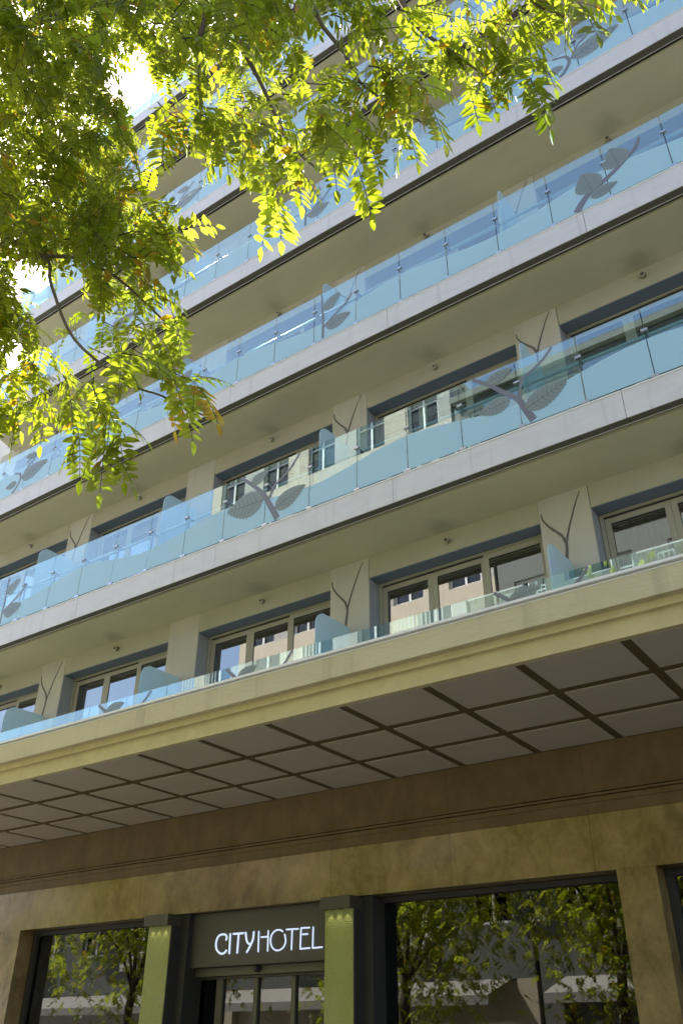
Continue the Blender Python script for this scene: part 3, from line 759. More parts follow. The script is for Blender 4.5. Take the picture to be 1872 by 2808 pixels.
TW = "-199,146,371,-171,155,352;-202,153,380,-182,159,354;-209,143,364,-200,142,333;-218,149,366,-201,152,340;-236,144,383,-224,150,351;-262,140,405,-254,142,371;-260,148,402,-249,147,375;-269,134,401,-258,136,372;-213,155,426,-195,158,404;-218,156,408,-196,159,388;-219,149,439,-193,150,424;-215,146,444,-185,148,431;-218,156,477,-202,154,456;-223,157,459,-196,144,452;-123,125,422,-118,131,390;-131,125,429,-124,130,400;-129,137,449,-122,143,419;-109,135,435,-104,139,405;-108,139,433,-98,146,403;-111,150,450,-99,154,422;-99,156,475,-90,165,443;-82,144,440,-72,148,411;-100,166,481,-96,162,455;-76,173,496,-73,180,463;-75,181,503,-68,186,472;-61,169,478,-57,170,449;-55,167,469,-46,171,439;-53,177,486,-44,179,457;-49,175,500,-36,173,474;-32,158,465,-24,158,437;-28,179,500,-14,178,473;-169,124,459,-160,120,435;-160,127,463,-147,131,437;-173,120,470,-158,130,444;-163,139,480,-151,143,454;-275,110,653,-272,123,622;-171,125,528,-168,136,497;-359,198,503,-360,199,489;-227,113,508,-203,108,490;-234,151,601,-226,161,586;-435,139,788,-437,141,770;-450,207,795,-448,196,774;-375,130,784,-355,134,768;-414,240,825,-395,225,804;-396,245,760,-395,236,740;-366,212,756,-352,200,739;-65,193,479,-51,177,458;-407,273,511,-382,266,492;-310,211,756,-302,200,742;-220,112,614,-221,108,596;-447,195,773,-423,209,750;-388,113,826,-390,116,806;-273,133,417,-247,132,397;-223,134,631,-214,120,611;-397,222,738,-395,234,715;-265,175,664,-257,163,648;-385,117,810,-373,127,796;-329,119,733,-308,129,715;-445,184,673,-434,173,658;-403,206,670,-377,194,648;-234,151,677,-224,165,659;-82,148,484,-63,163,463;-341,122,668,-329,134,651;-274,173,535,-276,170,515;-289,128,512,-290,136,490;-161,154,589,-160,163,568;-282,209,728,-279,197,705;-290,105,570,-271,92,550;-288,170,521,-266,163,504;-356,157,715,-329,160,696;-363,175,736,-363,169,720;-390,201,690,-384,191,676;-439,204,694,-422,216,676;-236,74,517,-210,76,498;-239,111,574,-241,112,552;-399,131,839,-389,144,821;-178,158,569,-179,157,551;-352,151,626,-337,143,612;-377,166,544,-358,159,528;-231,126,515,-231,132,498;-170,180,597,-170,175,578;-244,70,498,-235,81,483;-454,290,760,-426,287,739;-400,209,680,-387,196,662;-365,181,828,-341,192,807;-403,203,831,-401,214,808;-320,135,628,-319,126,608;-364,112,738,-343,122,720;-289,230,828,-289,225,813;-295,184,607,-274,176,590;-268,118,676,-268,126,657;-264,94,570,-251,106,554;-249,124,599,-240,135,584;-369,189,856,-344,179,835;-297,136,577,-267,137,555;-380,162,614,-351,171,592;-282,165,534,-278,175,518;-225,127,627,-210,140,609;-264,178,519,-265,178,505;-95,160,478,-96,164,461;-403,233,749,-403,226,730;-272,120,644,-272,125,630;-318,126,589,-316,117,569;-243,100,599,-226,113,580;-213,205,710,-212,211,695;-225,142,451,-221,133,437;-346,117,643,-328,110,628;-308,180,548,-289,168,529;-293,115,447,-266,125,424;-323,117,654,-300,109,636;-275,174,624,-275,169,608;-260,154,600,-259,160,585;-118,132,496,-96,131,479;-401,238,804,-392,223,782;-290,127,598,-282,113,577;-341,213,561,-323,223,544;-217,158,483,-219,159,461;-288,172,544,-262,172,524;-217,101,512,-193,96,494;-389,160,681,-376,146,663;-323,138,584,-324,140,568;-445,163,778,-427,157,762;-141,97,499,-127,113,476;-413,172,670,-398,163,655;-247,155,550,-242,143,531;-283,176,572,-284,176,554;-264,213,769,-252,201,751;-300,133,631,-283,149,609;-322,230,843,-312,242,826;-265,161,608,-266,158,592;-186,198,634,-185,192,618;-216,166,619,-189,171,599;-347,135,582,-329,129,567;-178,179,519,-163,171,505;-255,161,462,-233,170,444;-259,224,661,-233,213,639;-306,162,559,-307,164,542;-333,178,727,-334,178,711;-256,188,686,-256,184,671;-382,195,692,-376,185,676;-275,139,429,-264,129,414;-258,172,719,-237,163,701;-295,193,586,-296,190,570;-325,139,664,-315,123,641;-283,120,636,-264,106,616;-464,146,801,-446,148,787;-332,158,619,-313,158,605;-367,196,724,-345,182,702;-221,146,448,-212,159,429;-253,132,512,-238,123,498;-327,130,579,-312,115,559;-85,165,477,-82,155,459;-346,244,858,-331,258,838;-303,129,559,-304,133,541;-246,167,530,-232,150,508;-219,181,657,-219,173,636;-45,164,505,-39,174,491;-327,167,554,-314,152,533;-344,123,643,-319,119,624;-419,112,771,-402,127,750;-360,202,835,-337,201,819;-212,181,685,-193,183,671;-308,210,492,-291,204,478;-265,76,588,-258,87,571;-320,273,536,-321,268,516;-349,140,520,-324,152,498;-385,187,721,-383,180,706;-291,100,616,-261,107,593;-331,209,656,-328,198,634;-166,139,593,-149,150,576;-366,190,678,-343,182,659;-103,183,488,-90,170,469;-283,128,476,-273,116,459;-180,169,535,-158,170,519;-291,182,597,-291,187,577;-144,198,522,-142,187,499;-263,139,461,-242,124,438;-268,118,428,-249,123,414;-272,131,471,-252,120,452;-409,171,638,-379,178,615;-322,228,732,-324,231,709;-426,156,639,-402,166,619;-398,132,800,-400,129,777;-390,94,777,-384,108,754;-259,185,476,-247,171,457;-283,146,607,-263,159,586;-445,271,797,-426,261,779;-386,173,800,-386,180,777;-334,146,747,-318,161,725;-224,132,502,-219,121,485;-239,81,518,-230,93,501;-154,151,557,-147,163,541;-406,264,521,-398,274,507;-259,104,558,-249,89,537;-242,117,621,-232,106,607;-244,169,472,-226,153,449;-234,159,705,-213,165,689;-184,151,604,-164,162,586;-365,133,563,-340,143,542;-259,115,443,-256,127,420;-412,120,759,-395,130,743;-317,220,618,-315,228,604;-343,107,683,-330,118,666;-467,237,764,-468,231,742;-263,115,467,-246,108,452;-256,213,640,-232,211,622;-455,163,702,-436,171,686;-388,147,712,-382,160,691;-418,218,779,-403,202,756;-369,158,786,-354,143,765;-292,167,572,-285,179,554;-385,269,524,-368,260,508;-105,177,496,-86,163,475;-251,191,507,-240,179,490;-229,136,633,-215,122,614;-229,105,622,-223,115,608;-462,174,811,-436,176,792;-384,186,681,-365,190,666;-203,96,575,-204,99,557;-271,178,438,-248,187,418;-102,191,515,-90,180,499;-268,90,574,-264,100,557;-339,157,579,-340,153,560;-271,204,726,-264,189,703;-128,175,522,-128,168,501;-426,229,738,-413,243,718;-212,93,528,-187,82,506;-348,157,710,-344,148,695;-268,207,715,-246,198,697;-266,124,457,-268,123,440;-304,97,582,-294,112,562;-106,198,577,-85,206,559;-359,171,654,-351,182,639;-428,258,750,-412,241,727;-216,65,507,-203,53,490;-217,61,515,-211,73,497;-261,210,742,-254,200,728;-305,122,696,-287,128,681;-270,188,756,-268,198,736;-248,214,762,-245,205,747;-378,170,813,-379,165,792;-347,210,665,-348,214,650;-301,155,730,-285,142,712;-224,141,448,-225,147,426;-282,119,503,-283,123,484;-252,155,498,-242,166,483;-134,119,504,-129,129,488;-322,265,855,-320,255,835;-332,147,725,-332,139,703;-376,180,552,-369,169,535;-221,146,672,-222,148,655;-296,116,529,-267,124,506;-286,140,516,-271,153,497;-68,180,498,-42,173,478;-276,175,558,-274,166,538;-286,175,543,-287,176,529;-295,250,810,-288,235,787;-214,105,565,-213,112,549;-169,146,564,-152,156,548;-259,112,648,-260,110,631;-293,193,724,-267,182,703;-351,114,780,-339,125,764;-293,95,606,-278,110,585;-334,132,636,-314,147,614;-392,165,730,-383,153,713;-394,152,640,-371,157,623;-322,145,471,-300,136,452;-293,118,577,-295,116,563;-54,178,499,-38,163,478;-211,220,589,-212,226,566;-260,65,575,-255,78,554;-361,189,860,-343,205,837;-384,207,831,-385,214,808;-312,125,544,-304,114,528;-369,140,533,-343,150,511;-396,165,491,-367,174,468;-347,126,595,-319,116,572;-250,155,480,-238,145,466;-368,129,757,-370,130,736;-309,186,548,-306,175,528;-255,210,760,-247,198,744;-174,111,516,-160,127,493;-298,126,688,-278,116,670;-143,168,574,-131,158,560;-295,112,545,-274,120,527;-237,103,448,-231,115,430;-321,128,524,-322,133,503;-413,130,822,-411,141,800;-199,84,561,-193,94,546;-323,161,547,-317,175,525;-255,163,681,-253,170,667;-243,130,510,-214,127,489;-126,156,546,-106,160,531;-170,138,589,-156,153,568;-225,89,528,-222,79,511;-136,165,485,-113,158,466;-199,96,504,-193,105,490;-309,115,718,-290,123,702;-325,167,784,-316,178,769;-239,111,649,-235,122,631;-258,140,669,-259,146,647;-211,122,531,-205,110,513;-164,107,527,-149,120,508;-314,171,574,-313,178,558;-162,149,563,-159,158,545;-288,214,498,-275,199,478;-367,124,645,-343,137,622;-99,169,496,-99,174,481;-126,150,502,-125,141,482;-263,112,469,-254,124,453;-270,196,756,-249,211,734;-394,142,611,-383,153,595;-297,144,541,-298,148,525;-239,95,580,-216,103,561;-312,161,744,-293,168,728;-357,221,730,-336,207,708;-184,134,626,-185,138,608;-272,131,397,-273,136,381;-270,144,497,-247,144,480;-243,97,515,-219,105,495;-291,187,558,-269,202,535;-249,110,530,-230,112,516;-261,140,513,-239,128,492;-221,153,605,-222,152,591;-272,136,424,-252,136,409;-219,49,520,-216,61,497;-145,146,545,-124,144,529;-355,184,773,-356,181,754;-316,150,744,-303,136,724;-402,178,708,-403,175,693;-346,162,813,-327,177,792;-346,218,537,-346,212,520;-241,170,742,-242,173,723;-290,179,806,-284,192,785;-334,121,636,-329,132,619;-275,96,476,-258,103,462;-159,198,534,-157,191,520;-399,181,659,-399,186,646;-221,112,534,-206,99,516;-268,129,423,-268,134,408;-220,137,481,-220,131,462;-251,167,495,-252,162,475;-157,159,549,-156,151,529;-178,162,599,-170,146,576;-329,157,699,-331,155,683;-330,128,583,-331,123,566;-368,142,609,-368,147,593;-256,150,517,-243,135,497;-318,165,568,-295,176,548;-278,119,588,-260,107,569;-385,190,548,-365,191,533;-419,222,722,-399,234,703;-182,145,499,-166,154,485;-189,151,617,-175,162,601;-252,126,456,-231,123,439;-275,209,705,-266,198,691;-151,124,572,-149,132,557;-336,227,803,-316,223,788;-272,132,710,-269,142,692;-451,140,812,-437,156,791;-310,226,504,-285,228,486;-298,158,587,-281,152,573;-137,147,549,-136,140,533;-320,273,538,-321,266,516;-93,183,553,-67,195,531;-199,180,583,-200,181,562;-268,147,704,-269,151,687;-159,114,494,-135,124,474;-95,151,505,-96,148,487;-296,110,559,-275,122,540;-396,201,744,-384,213,727;-500,233,767,-479,246,746;-223,142,476,-224,139,457;-327,162,634,-328,157,619;-253,155,398,-237,163,382;-155,169,602,-127,167,581;-323,102,574,-307,111,558;-318,123,624,-304,138,603;-324,151,768,-316,137,746;-274,203,457,-275,199,435;-213,165,687,-206,178,668;-370,186,768,-372,184,754;-369,153,595,-345,157,577;-266,132,606,-239,121,584;-284,149,516,-274,164,496;-357,276,835,-333,272,816;-263,122,508,-239,118,490;-357,169,735,-333,162,717;-349,123,562,-329,134,543;-113,195,549,-114,189,527;-292,198,724,-266,201,705;-85,136,475,-86,139,459;-259,190,495,-256,181,478;-208,139,616,-185,141,599;-270,117,517,-257,131,498;-430,174,697,-400,173,676;-205,157,477,-206,154,457;-297,198,538,-278,184,516;-324,219,516,-311,230,501;-405,165,573,-379,166,554;-246,128,642,-232,137,628;-252,182,500,-234,168,479;-403,138,811,-389,123,791;-206,119,493,-199,132,473;-431,189,780,-430,196,766;-353,170,747,-355,168,728;-274,157,517,-274,162,502;-358,174,802,-345,188,783;-256,88,580,-238,83,566;-393,169,558,-381,181,540;-185,175,605,-164,173,589;-245,160,662,-247,160,640;-383,139,579,-358,150,557;-402,164,633,-379,171,615;-210,124,574,-207,136,552;-290,146,465,-282,132,443;-154,121,554,-146,133,538;-285,152,587,-275,164,571;-67,219,537,-66,211,519;-316,136,586,-299,129,572;-168,114,522,-138,119,500;-207,187,567,-197,198,552;-437,204,721,-439,201,701;-302,142,510,-293,130,494;-266,107,598,-263,116,583;-233,131,482,-233,137,464;-360,192,790,-361,190,772;-416,185,794,-411,195,778;-452,233,801,-428,233,783;-287,178,729,-282,168,714;-344,134,715,-327,144,699;-368,141,806,-370,140,787;-305,104,543,-284,104,527;-277,141,528,-255,141,512;-310,139,660,-305,126,641;-309,156,541,-310,151,524;-117,154,482,-100,167,463;-286,135,616,-280,120,594;-247,163,623,-226,151,603;-305,140,446,-302,150,430;-246,67,583,-247,70,563;-351,113,719,-321,107,696;-310,109,615,-298,97,598;-348,177,627,-340,189,610;-103,125,482,-87,135,466;-266,200,731,-258,212,714;-186,139,590,-187,141,575;-341,86,702,-317,90,684;-228,173,491,-227,166,475;-224,201,710,-217,211,696;-309,123,575,-286,116,557;-198,78,531,-200,81,512;-228,130,611,-197,128,589;-291,102,509,-266,104,491;-95,166,533,-84,151,512;-235,115,579,-234,123,560;-417,113,854,-408,127,836;-323,198,840,-296,188,818;-268,124,598,-268,129,580;-329,122,691,-320,111,675;-403,181,772,-375,182,751;-285,130,530,-287,132,512;-181,159,571,-181,163,557;-276,187,551,-269,199,534;-413,159,561,-392,171,541;-233,76,526,-233,69,508;-353,279,581,-343,268,565;-305,189,573,-279,180,552;-249,246,690,-243,236,675;-237,148,486,-239,146,469;-254,115,522,-244,101,502;-296,142,493,-287,127,471;-244,142,474,-233,133,460;-247,146,586,-249,143,563;-163,214,680,-145,207,665;-216,141,571,-201,155,551;-173,136,621,-172,145,601;-232,75,528,-204,74,508;-371,160,739,-370,153,723;-354,98,690,-350,110,671;-229,228,630,-231,230,610;-359,173,618,-359,181,597;-452,203,527,-432,211,510;-216,149,609,-191,162,587;-129,168,487,-129,160,464;-337,152,567,-331,143,553;-282,110,459,-270,122,443;-196,148,640,-194,140,624;-300,249,856,-282,240,839;-57,150,492,-38,164,472;-521,193,745,-510,206,727;-402,184,604,-385,170,584;-230,119,453,-220,134,432;-184,179,646,-185,173,626;-377,104,757,-374,113,741;-110,119,488,-97,132,470;-257,138,648,-232,125,625;-73,178,507,-75,179,485;-177,160,578,-151,148,556;-410,176,584,-391,167,567;-305,140,528,-297,128,510;-151,148,545,-150,139,525;-327,167,670,-301,170,651;-421,283,761,-416,293,745;-271,195,715,-246,184,693;-359,156,714,-358,165,694;-229,84,523,-211,72,504;-38,177,503,-39,180,487;-349,140,538,-321,150,515;-240,129,466,-242,132,449;-312,216,879,-307,227,861;-269,147,649,-242,152,629;-378,177,743,-380,177,728;-344,136,807,-330,145,793;-341,175,791,-343,177,768;-205,79,555,-206,82,538;-336,193,654,-337,189,639;-350,206,876,-319,203,853;-383,176,681,-384,178,665;-280,144,688,-280,149,672;-226,139,601,-205,127,581;-331,172,651,-317,161,634;-392,118,826,-379,130,808;-316,140,498,-310,129,483;-474,245,761,-472,255,742;-124,119,495,-117,134,472;-101,160,502,-103,159,480;-387,205,723,-382,195,707;-236,128,545,-235,121,529;-190,145,576,-190,139,559;-270,141,429,-267,131,411;-245,106,556,-245,98,534;-147,162,508,-139,175,489;-218,200,682,-212,190,667;-316,174,645,-288,183,623;-243,142,478,-225,150,462;-339,150,529,-341,147,506;-208,115,571,-205,104,552;-276,148,757,-263,162,737;-285,189,734,-259,194,715;-291,172,609,-279,160,593;-304,132,515,-288,147,494;-207,76,506,-208,79,490;-222,96,557,-201,82,535;-435,169,696,-411,180,675;-379,115,677,-352,124,655;-482,215,760,-460,206,741;-291,112,464,-281,126,444;-262,123,539,-244,138,518;-211,99,520,-204,113,500;-292,179,571,-279,163,550;-398,189,771,-388,199,757;-272,156,580,-271,146,557;-251,155,672,-230,170,650;-335,162,699,-321,150,682;-101,137,475,-77,146,455;-409,205,687,-384,205,669;-410,100,811,-404,114,789;-348,127,584,-329,141,563;-291,159,556,-282,175,534;-361,151,630,-341,148,615;-305,156,506,-285,159,491;-289,104,575,-279,119,554;-485,193,714,-485,201,695;-259,162,657,-258,154,640;-259,107,519,-249,121,499;-252,87,481,-239,101,461;-325,189,766,-303,180,747;-269,150,580,-245,144,561;-371,200,777,-359,189,762;-304,149,476,-305,153,460;-287,150,699,-288,153,684;-239,168,696,-237,158,677;-314,139,733,-316,140,710;-221,114,553,-198,101,531;-236,231,686,-211,235,667;-248,194,752,-232,181,733;-290,121,672,-283,132,657;-208,159,616,-195,147,599;-181,106,546,-182,101,524;-346,133,652,-325,142,635;-304,158,640,-283,143,618;-375,249,492,-349,239,471;-116,115,490,-112,125,473;-134,126,514,-125,111,492;-331,99,609,-306,110,587;-279,142,439,-267,158,418;-241,121,448,-236,110,430;-436,244,756,-419,237,742;-321,177,761,-322,178,744;-263,122,458,-253,107,437;-296,114,552,-280,98,530;-264,189,682,-252,201,666;-240,120,645,-237,128,631;-258,125,488,-235,125,472;-410,215,506,-392,220,492;-472,153,767,-441,152,744;-374,174,600,-357,184,584;-433,168,767,-407,159,746;-387,152,769,-386,142,747;-357,160,822,-355,168,806;-251,166,509,-248,155,489;-273,139,704,-274,137,688;-241,244,694,-218,240,678;-425,178,709,-418,190,692;-334,161,547,-335,154,524;-310,128,556,-307,138,537;-324,133,644,-307,149,622;-383,134,738,-365,140,724;-240,109,480,-239,118,459;-301,154,516,-295,142,499;-286,151,527,-287,143,504;-338,119,659,-322,127,645;-389,154,613,-378,168,594;-274,105,624,-266,118,606;-158,178,593,-139,174,578;-313,139,522,-301,126,505;-337,199,703,-333,189,688;-503,188,759,-483,203,737;-345,224,572,-323,211,552;-312,183,751,-290,191,733;-241,201,713,-216,199,694;-464,177,792,-453,189,775;-336,140,563,-336,133,542;-312,138,509,-314,140,486;-136,158,497,-112,161,479;-347,314,823,-336,298,801;-421,252,792,-421,248,777;-333,172,642,-332,165,627;-121,136,518,-103,147,501;-274,99,589,-251,102,571;-298,156,681,-299,155,666;-278,118,547,-268,107,532;-55,160,484,-48,150,470;-303,110,606,-304,105,583;-214,133,438,-214,140,417;-244,87,510,-233,74,493;-228,75,512,-224,84,497;-324,228,474,-310,219,460;-330,128,764,-328,136,749;-402,107,774,-383,118,756;-389,164,715,-361,159,695;-363,196,630,-347,182,609;-353,130,615,-329,116,592;-198,151,586,-187,141,572;-226,75,538,-225,68,522;-341,122,698,-325,134,680;-289,152,592,-281,163,576;-263,129,490,-262,136,474;-330,196,828,-306,201,810;-309,99,664,-311,101,645;-260,105,539,-233,110,519;-342,145,791,-325,161,769;-366,202,622,-357,190,605;-255,161,540,-241,151,525;-318,147,575,-320,145,554;-249,162,702,-249,169,680;-289,108,446,-267,117,427;-165,195,699,-144,209,677;-272,102,513,-273,104,494;-257,160,665,-255,167,651;-267,215,844,-268,211,824;-249,150,560,-232,136,540;-253,150,479,-253,155,461;-266,121,548,-248,114,533;-341,180,603,-329,169,587;-199,202,697,-199,197,682;-365,173,588,-346,170,574;-313,227,828,-309,215,806;-337,176,669,-322,190,649;-263,125,639,-248,113,622;-485,209,748,-487,206,727;-356,184,810,-358,184,787;-326,115,592,-326,121,578;-210,219,719,-208,209,697;-377,192,585,-364,183,571;-153,126,518,-143,138,500;-327,137,674,-326,143,660;-178,157,573,-160,148,556;-208,96,535,-202,86,520;-328,155,705,-313,142,686;-461,171,767,-437,171,750;-279,62,617,-266,75,598;-192,59,511,-193,63,495;-180,158,522,-157,151,504;-377,105,752,-354,113,733;-247,154,657,-246,165,634;-217,183,618,-189,188,597;-177,106,539,-178,105,524;-307,227,609,-304,237,590;-283,252,754,-285,255,735;-262,169,555,-248,156,536;-256,86,578,-248,101,555;-417,152,766,-395,139,745;-134,174,504,-135,177,486;-226,82,551,-205,81,535;-305,216,818,-301,225,802;-240,167,740,-236,177,723;-374,146,759,-376,144,736;-377,192,673,-354,184,654;-274,193,644,-275,188,622;-195,203,576,-188,188,554;-228,75,550,-207,83,533;-228,90,513,-212,76,493;-229,203,658,-208,211,640;-218,136,653,-219,138,632;-402,184,589,-383,181,575;-248,137,458,-234,147,443;-224,93,490,-216,106,472;-281,126,435,-258,118,416;-226,153,670,-228,150,650;-379,213,769,-363,199,749;-411,135,813,-389,126,795;-327,185,635,-324,174,616;-238,177,734,-237,186,713;-293,106,703,-291,116,684;-196,188,706,-179,194,692;-247,132,515,-249,130,496;-293,132,583,-269,122,562;-174,113,562,-173,120,544;-246,127,584,-232,115,567;-287,193,496,-261,195,477;-408,195,694,-409,193,675;-378,189,808,-363,176,789;-343,184,815,-343,189,801;-255,111,597,-256,106,576;-333,226,478,-312,216,460;-296,170,862,-323,172,829;-323,-8,517,-347,-34,487;-358,47,564,-340,76,545;-607,-62,729,-617,-40,689;-300,-142,912,-286,-113,895;-607,181,721,-620,188,704;-625,144,695,-638,163,672;-472,73,522,-447,89,487;-441,-154,556,-432,-126,531;-341,-113,675,-359,-108,655;-387,-63,935,-402,-35,907;-235,51,751,-211,74,726;-199,50,726,-181,35,699;-323,-98,608,-302,-78,583;-511,46,469,-538,50,452;-363,-131,620,-367,-151,599;-552,169,866,-539,150,831;-347,-110,836,-353,-113,798;-251,-184,738,-228,-171,709;-184,40,820,-167,52,795;-477,65,526,-504,55,507;-374,-91,870,-398,-73,849;-311,215,831,-302,212,793;-194,-56,672,-197,-56,651;-500,64,492,-491,90,473;-653,62,906,-646,43,866;-556,186,655,-555,176,630;-448,-40,577,-440,-48,542;-255,190,573,-283,172,545;-236,41,802,-212,11,767;-513,-23,951,-496,-48,935;-536,-175,873,-540,-178,847;-452,13,969,-449,12,940;-612,117,561,-595,91,542;-422,-143,713,-428,-146,696;-147,-122,683,-168,-106,651;-479,79,476,-506,72,442;-622,93,748,-638,69,729;-705,97,668,-722,123,638;-566,-136,691,-584,-153,673;-235,-55,759,-231,-84,721;-605,21,551,-588,3,520;-427,-122,870,-420,-111,847;-335,156,573,-339,169,542;-419,-196,659,-438,-172,631;-516,-136,737,-526,-139,701;-237,-139,612,-231,-128,589;-528,249,562,-539,233,531;-383,-13,509,-407,10,483;-478,200,963,-458,177,937;-266,-95,709,-259,-120,688;-563,50,460,-584,46,444;-241,21,679,-247,-5,659;-619,192,893,-640,165,861;-651,-45,539,-629,-64,513;-479,100,514,-452,80,498;-529,-17,477,-544,-11,440;-341,-79,547,-312,-101,519;-646,-10,850,-650,-2,833;-545,140,577,-517,125,550;-492,-112,637,-479,-98,613;-568,168,797,-576,193,767;-501,-23,978,-480,-23,962;-379,-144,678,-380,-140,661;-300,134,613,-290,153,580;-628,147,538,-601,151,522;-591,119,616,-589,101,592;-640,-14,552,-664,-11,512;-438,131,991,-434,104,955;-427,-64,958,-432,-56,928;-276,23,957,-295,28,927;-495,188,602,-493,192,585;-268,200,742,-244,218,719;-592,85,952,-603,65,922;-474,-161,784,-496,-137,755;-672,139,591,-658,110,555;-387,137,925,-368,111,889;-402,130,940,-408,148,911;-567,-65,878,-546,-46,839;-589,1,881,-572,13,865;-340,-188,745,-365,-197,716;-228,190,865,-249,202,848;-597,-75,687,-591,-98,663;-651,160,693,-674,150,672;-279,155,683,-271,132,665;-240,114,638,-253,88,615;-657,140,698,-649,123,668;-333,198,906,-348,198,868;-263,173,757,-258,177,725;-400,-105,694,-397,-133,673;-267,129,597,-290,120,566;-504,176,921,-526,187,903;-361,-126,762,-342,-150,732;-233,18,674,-251,13,636;-149,-42,611,-172,-32,592;-180,83,772,-193,84,742;-222,7,800,-220,23,764;-190,-30,699,-166,-9,674;-475,169,600,-475,158,570;-127,-53,757,-147,-80,741;-514,32,444,-491,31,415;-713,58,781,-726,85,746;-289,148,942,-283,157,923;-345,-125,660,-321,-141,631;-639,-29,841,-642,-42,822;-464,-69,945,-461,-79,927;-340,79,511,-330,90,471;-197,164,689,-190,187,664;-288,-63,885,-289,-35,869;-241,-36,671,-216,-27,635;-688,144,750,-714,128,716;-465,80,980,-470,97,948;-452,270,847,-476,260,828;-678,44,561,-666,16,525;-397,-206,771,-417,-224,736;-160,97,599,-153,81,565;-373,125,928,-388,125,896;-566,-182,793,-542,-199,764;-249,74,811,-249,97,793;-668,54,756,-686,39,723;-307,-159,681,-290,-170,656;-185,106,905,-180,98,872;-455,248,783,-480,247,751;-422,-158,704,-439,-144,671;-219,29,775,-227,10,744;-438,205,812,-410,233,778;-223,-17,683,-236,-40,643;-274,175,725,-251,169,703;-620,156,815,-612,154,785;-441,209,777,-467,212,753;-570,126,569,-573,111,542;-417,83,490,-422,67,467;-394,-136,700,-403,-159,668;-383,-21,523,-400,-41,484;-256,-96,594,-268,-124,568;-568,-97,882,-544,-109,857;-531,-99,960,-555,-85,928;-206,57,675,-232,37,637;-541,-6,518,-520,-29,503;-661,-26,577,-682,-3,551;-545,-17,941,-537,4,904;-502,171,672,-523,195,649;-390,-191,771,-414,-193,748;-361,41,975,-367,40,946;-440,-119,552,-451,-114,524;-384,-127,742,-378,-144,707;-146,80,724,-131,58,685;-457,-213,694,-469,-197,657;-696,168,691,-694,173,675;-669,61,820,-684,91,780;-488,22,538,-515,-8,502;-372,-111,737,-358,-118,719;-240,173,824,-211,175,801;-262,113,559,-277,130,536;-520,-37,996,-518,-15,963;-585,-95,708,-572,-80,677;-521,69,571,-516,63,537;-426,-85,947,-432,-57,911;-274,-44,830,-287,-31,811;-563,152,718,-581,153,694;-466,271,588,-438,280,551;-405,-102,985,-421,-75,969;-621,137,651,-636,131,627;-613,183,845,-610,161,813;-472,122,507,-457,94,488;-290,-209,782,-303,-210,743;-318,196,871,-320,209,846;-390,81,540,-388,73,506;-626,43,846,-654,64,810;-412,-107,594,-403,-82,563;-617,77,614,-640,71,577;-187,118,847,-175,101,821;-435,-192,691,-459,-189,672;-576,148,622,-549,128,595;-342,86,861,-317,90,838;-437,163,473,-462,147,455;-361,-189,735,-369,-162,717;-226,54,760,-205,40,740;-438,244,921,-435,232,882;-443,-85,793,-467,-114,761;-145,1,634,-154,-29,595;-387,100,887,-385,125,857;-424,96,944,-402,85,923;-324,-107,981,-351,-83,953;-259,-14,541,-286,14,511;-242,68,871,-229,68,843;-651,-132,841,-632,-119,819;-657,122,570,-663,137,530;-516,-120,615,-505,-116,585;-315,95,562,-286,72,537;-500,-2,908,-502,21,884;-487,-213,880,-472,-192,859;-480,62,486,-487,71,461;-616,69,645,-628,64,620;-614,-5,551,-585,3,519;-652,50,872,-648,42,851;-421,-110,623,-395,-96,595;-192,-89,818,-220,-106,799;-643,-110,862,-655,-89,832;-457,-165,898,-461,-176,868;-701,81,844,-692,94,821;-341,-84,933,-356,-91,916;-318,250,904,-340,246,884;-390,-194,771,-415,-210,749;-395,181,909,-422,190,879;-331,83,526,-341,101,505;-409,-82,889,-388,-111,860;-480,130,876,-498,121,853;-415,-8,484,-425,11,458;-689,-53,848,-665,-51,822"
rnd = random.Random(3)
tree = bpy.data.objects.new('street_tree', None); put(tree, Vector((-4.3, .55, 0)))
tag(tree, 'street tree with bright backlit pinnate leaves hanging over the street in front of the hotel', 'tree')
V, F, M = [], [], []
ends = []
for q in TW.split(';'):
    a = [int(v) / 100 for v in q.split(',')]; A = Vector(a[:3]); B = Vector(a[3:]); ends.append(A)
    twig(V, F, M, rnd, A, B, 1.05 if len(ends) <= 37 else .80, .07)
raw('foliage', V, F, M, ['leaf_green', 'leaf_lime', 'leaf_gold', 'twig'], tree)
V, F, M = [], [], []
mtube(V, F, M, curve3([(-4.3, .55, 0), (-4.28, .56, 1.2), (-4.18, .6, 2.4), (-4.05, .7, 3.4)]), [.17 - .0035 * i for i in range(16)], 12)
raw('trunk', V, F, M, ['bark'], tree, True)
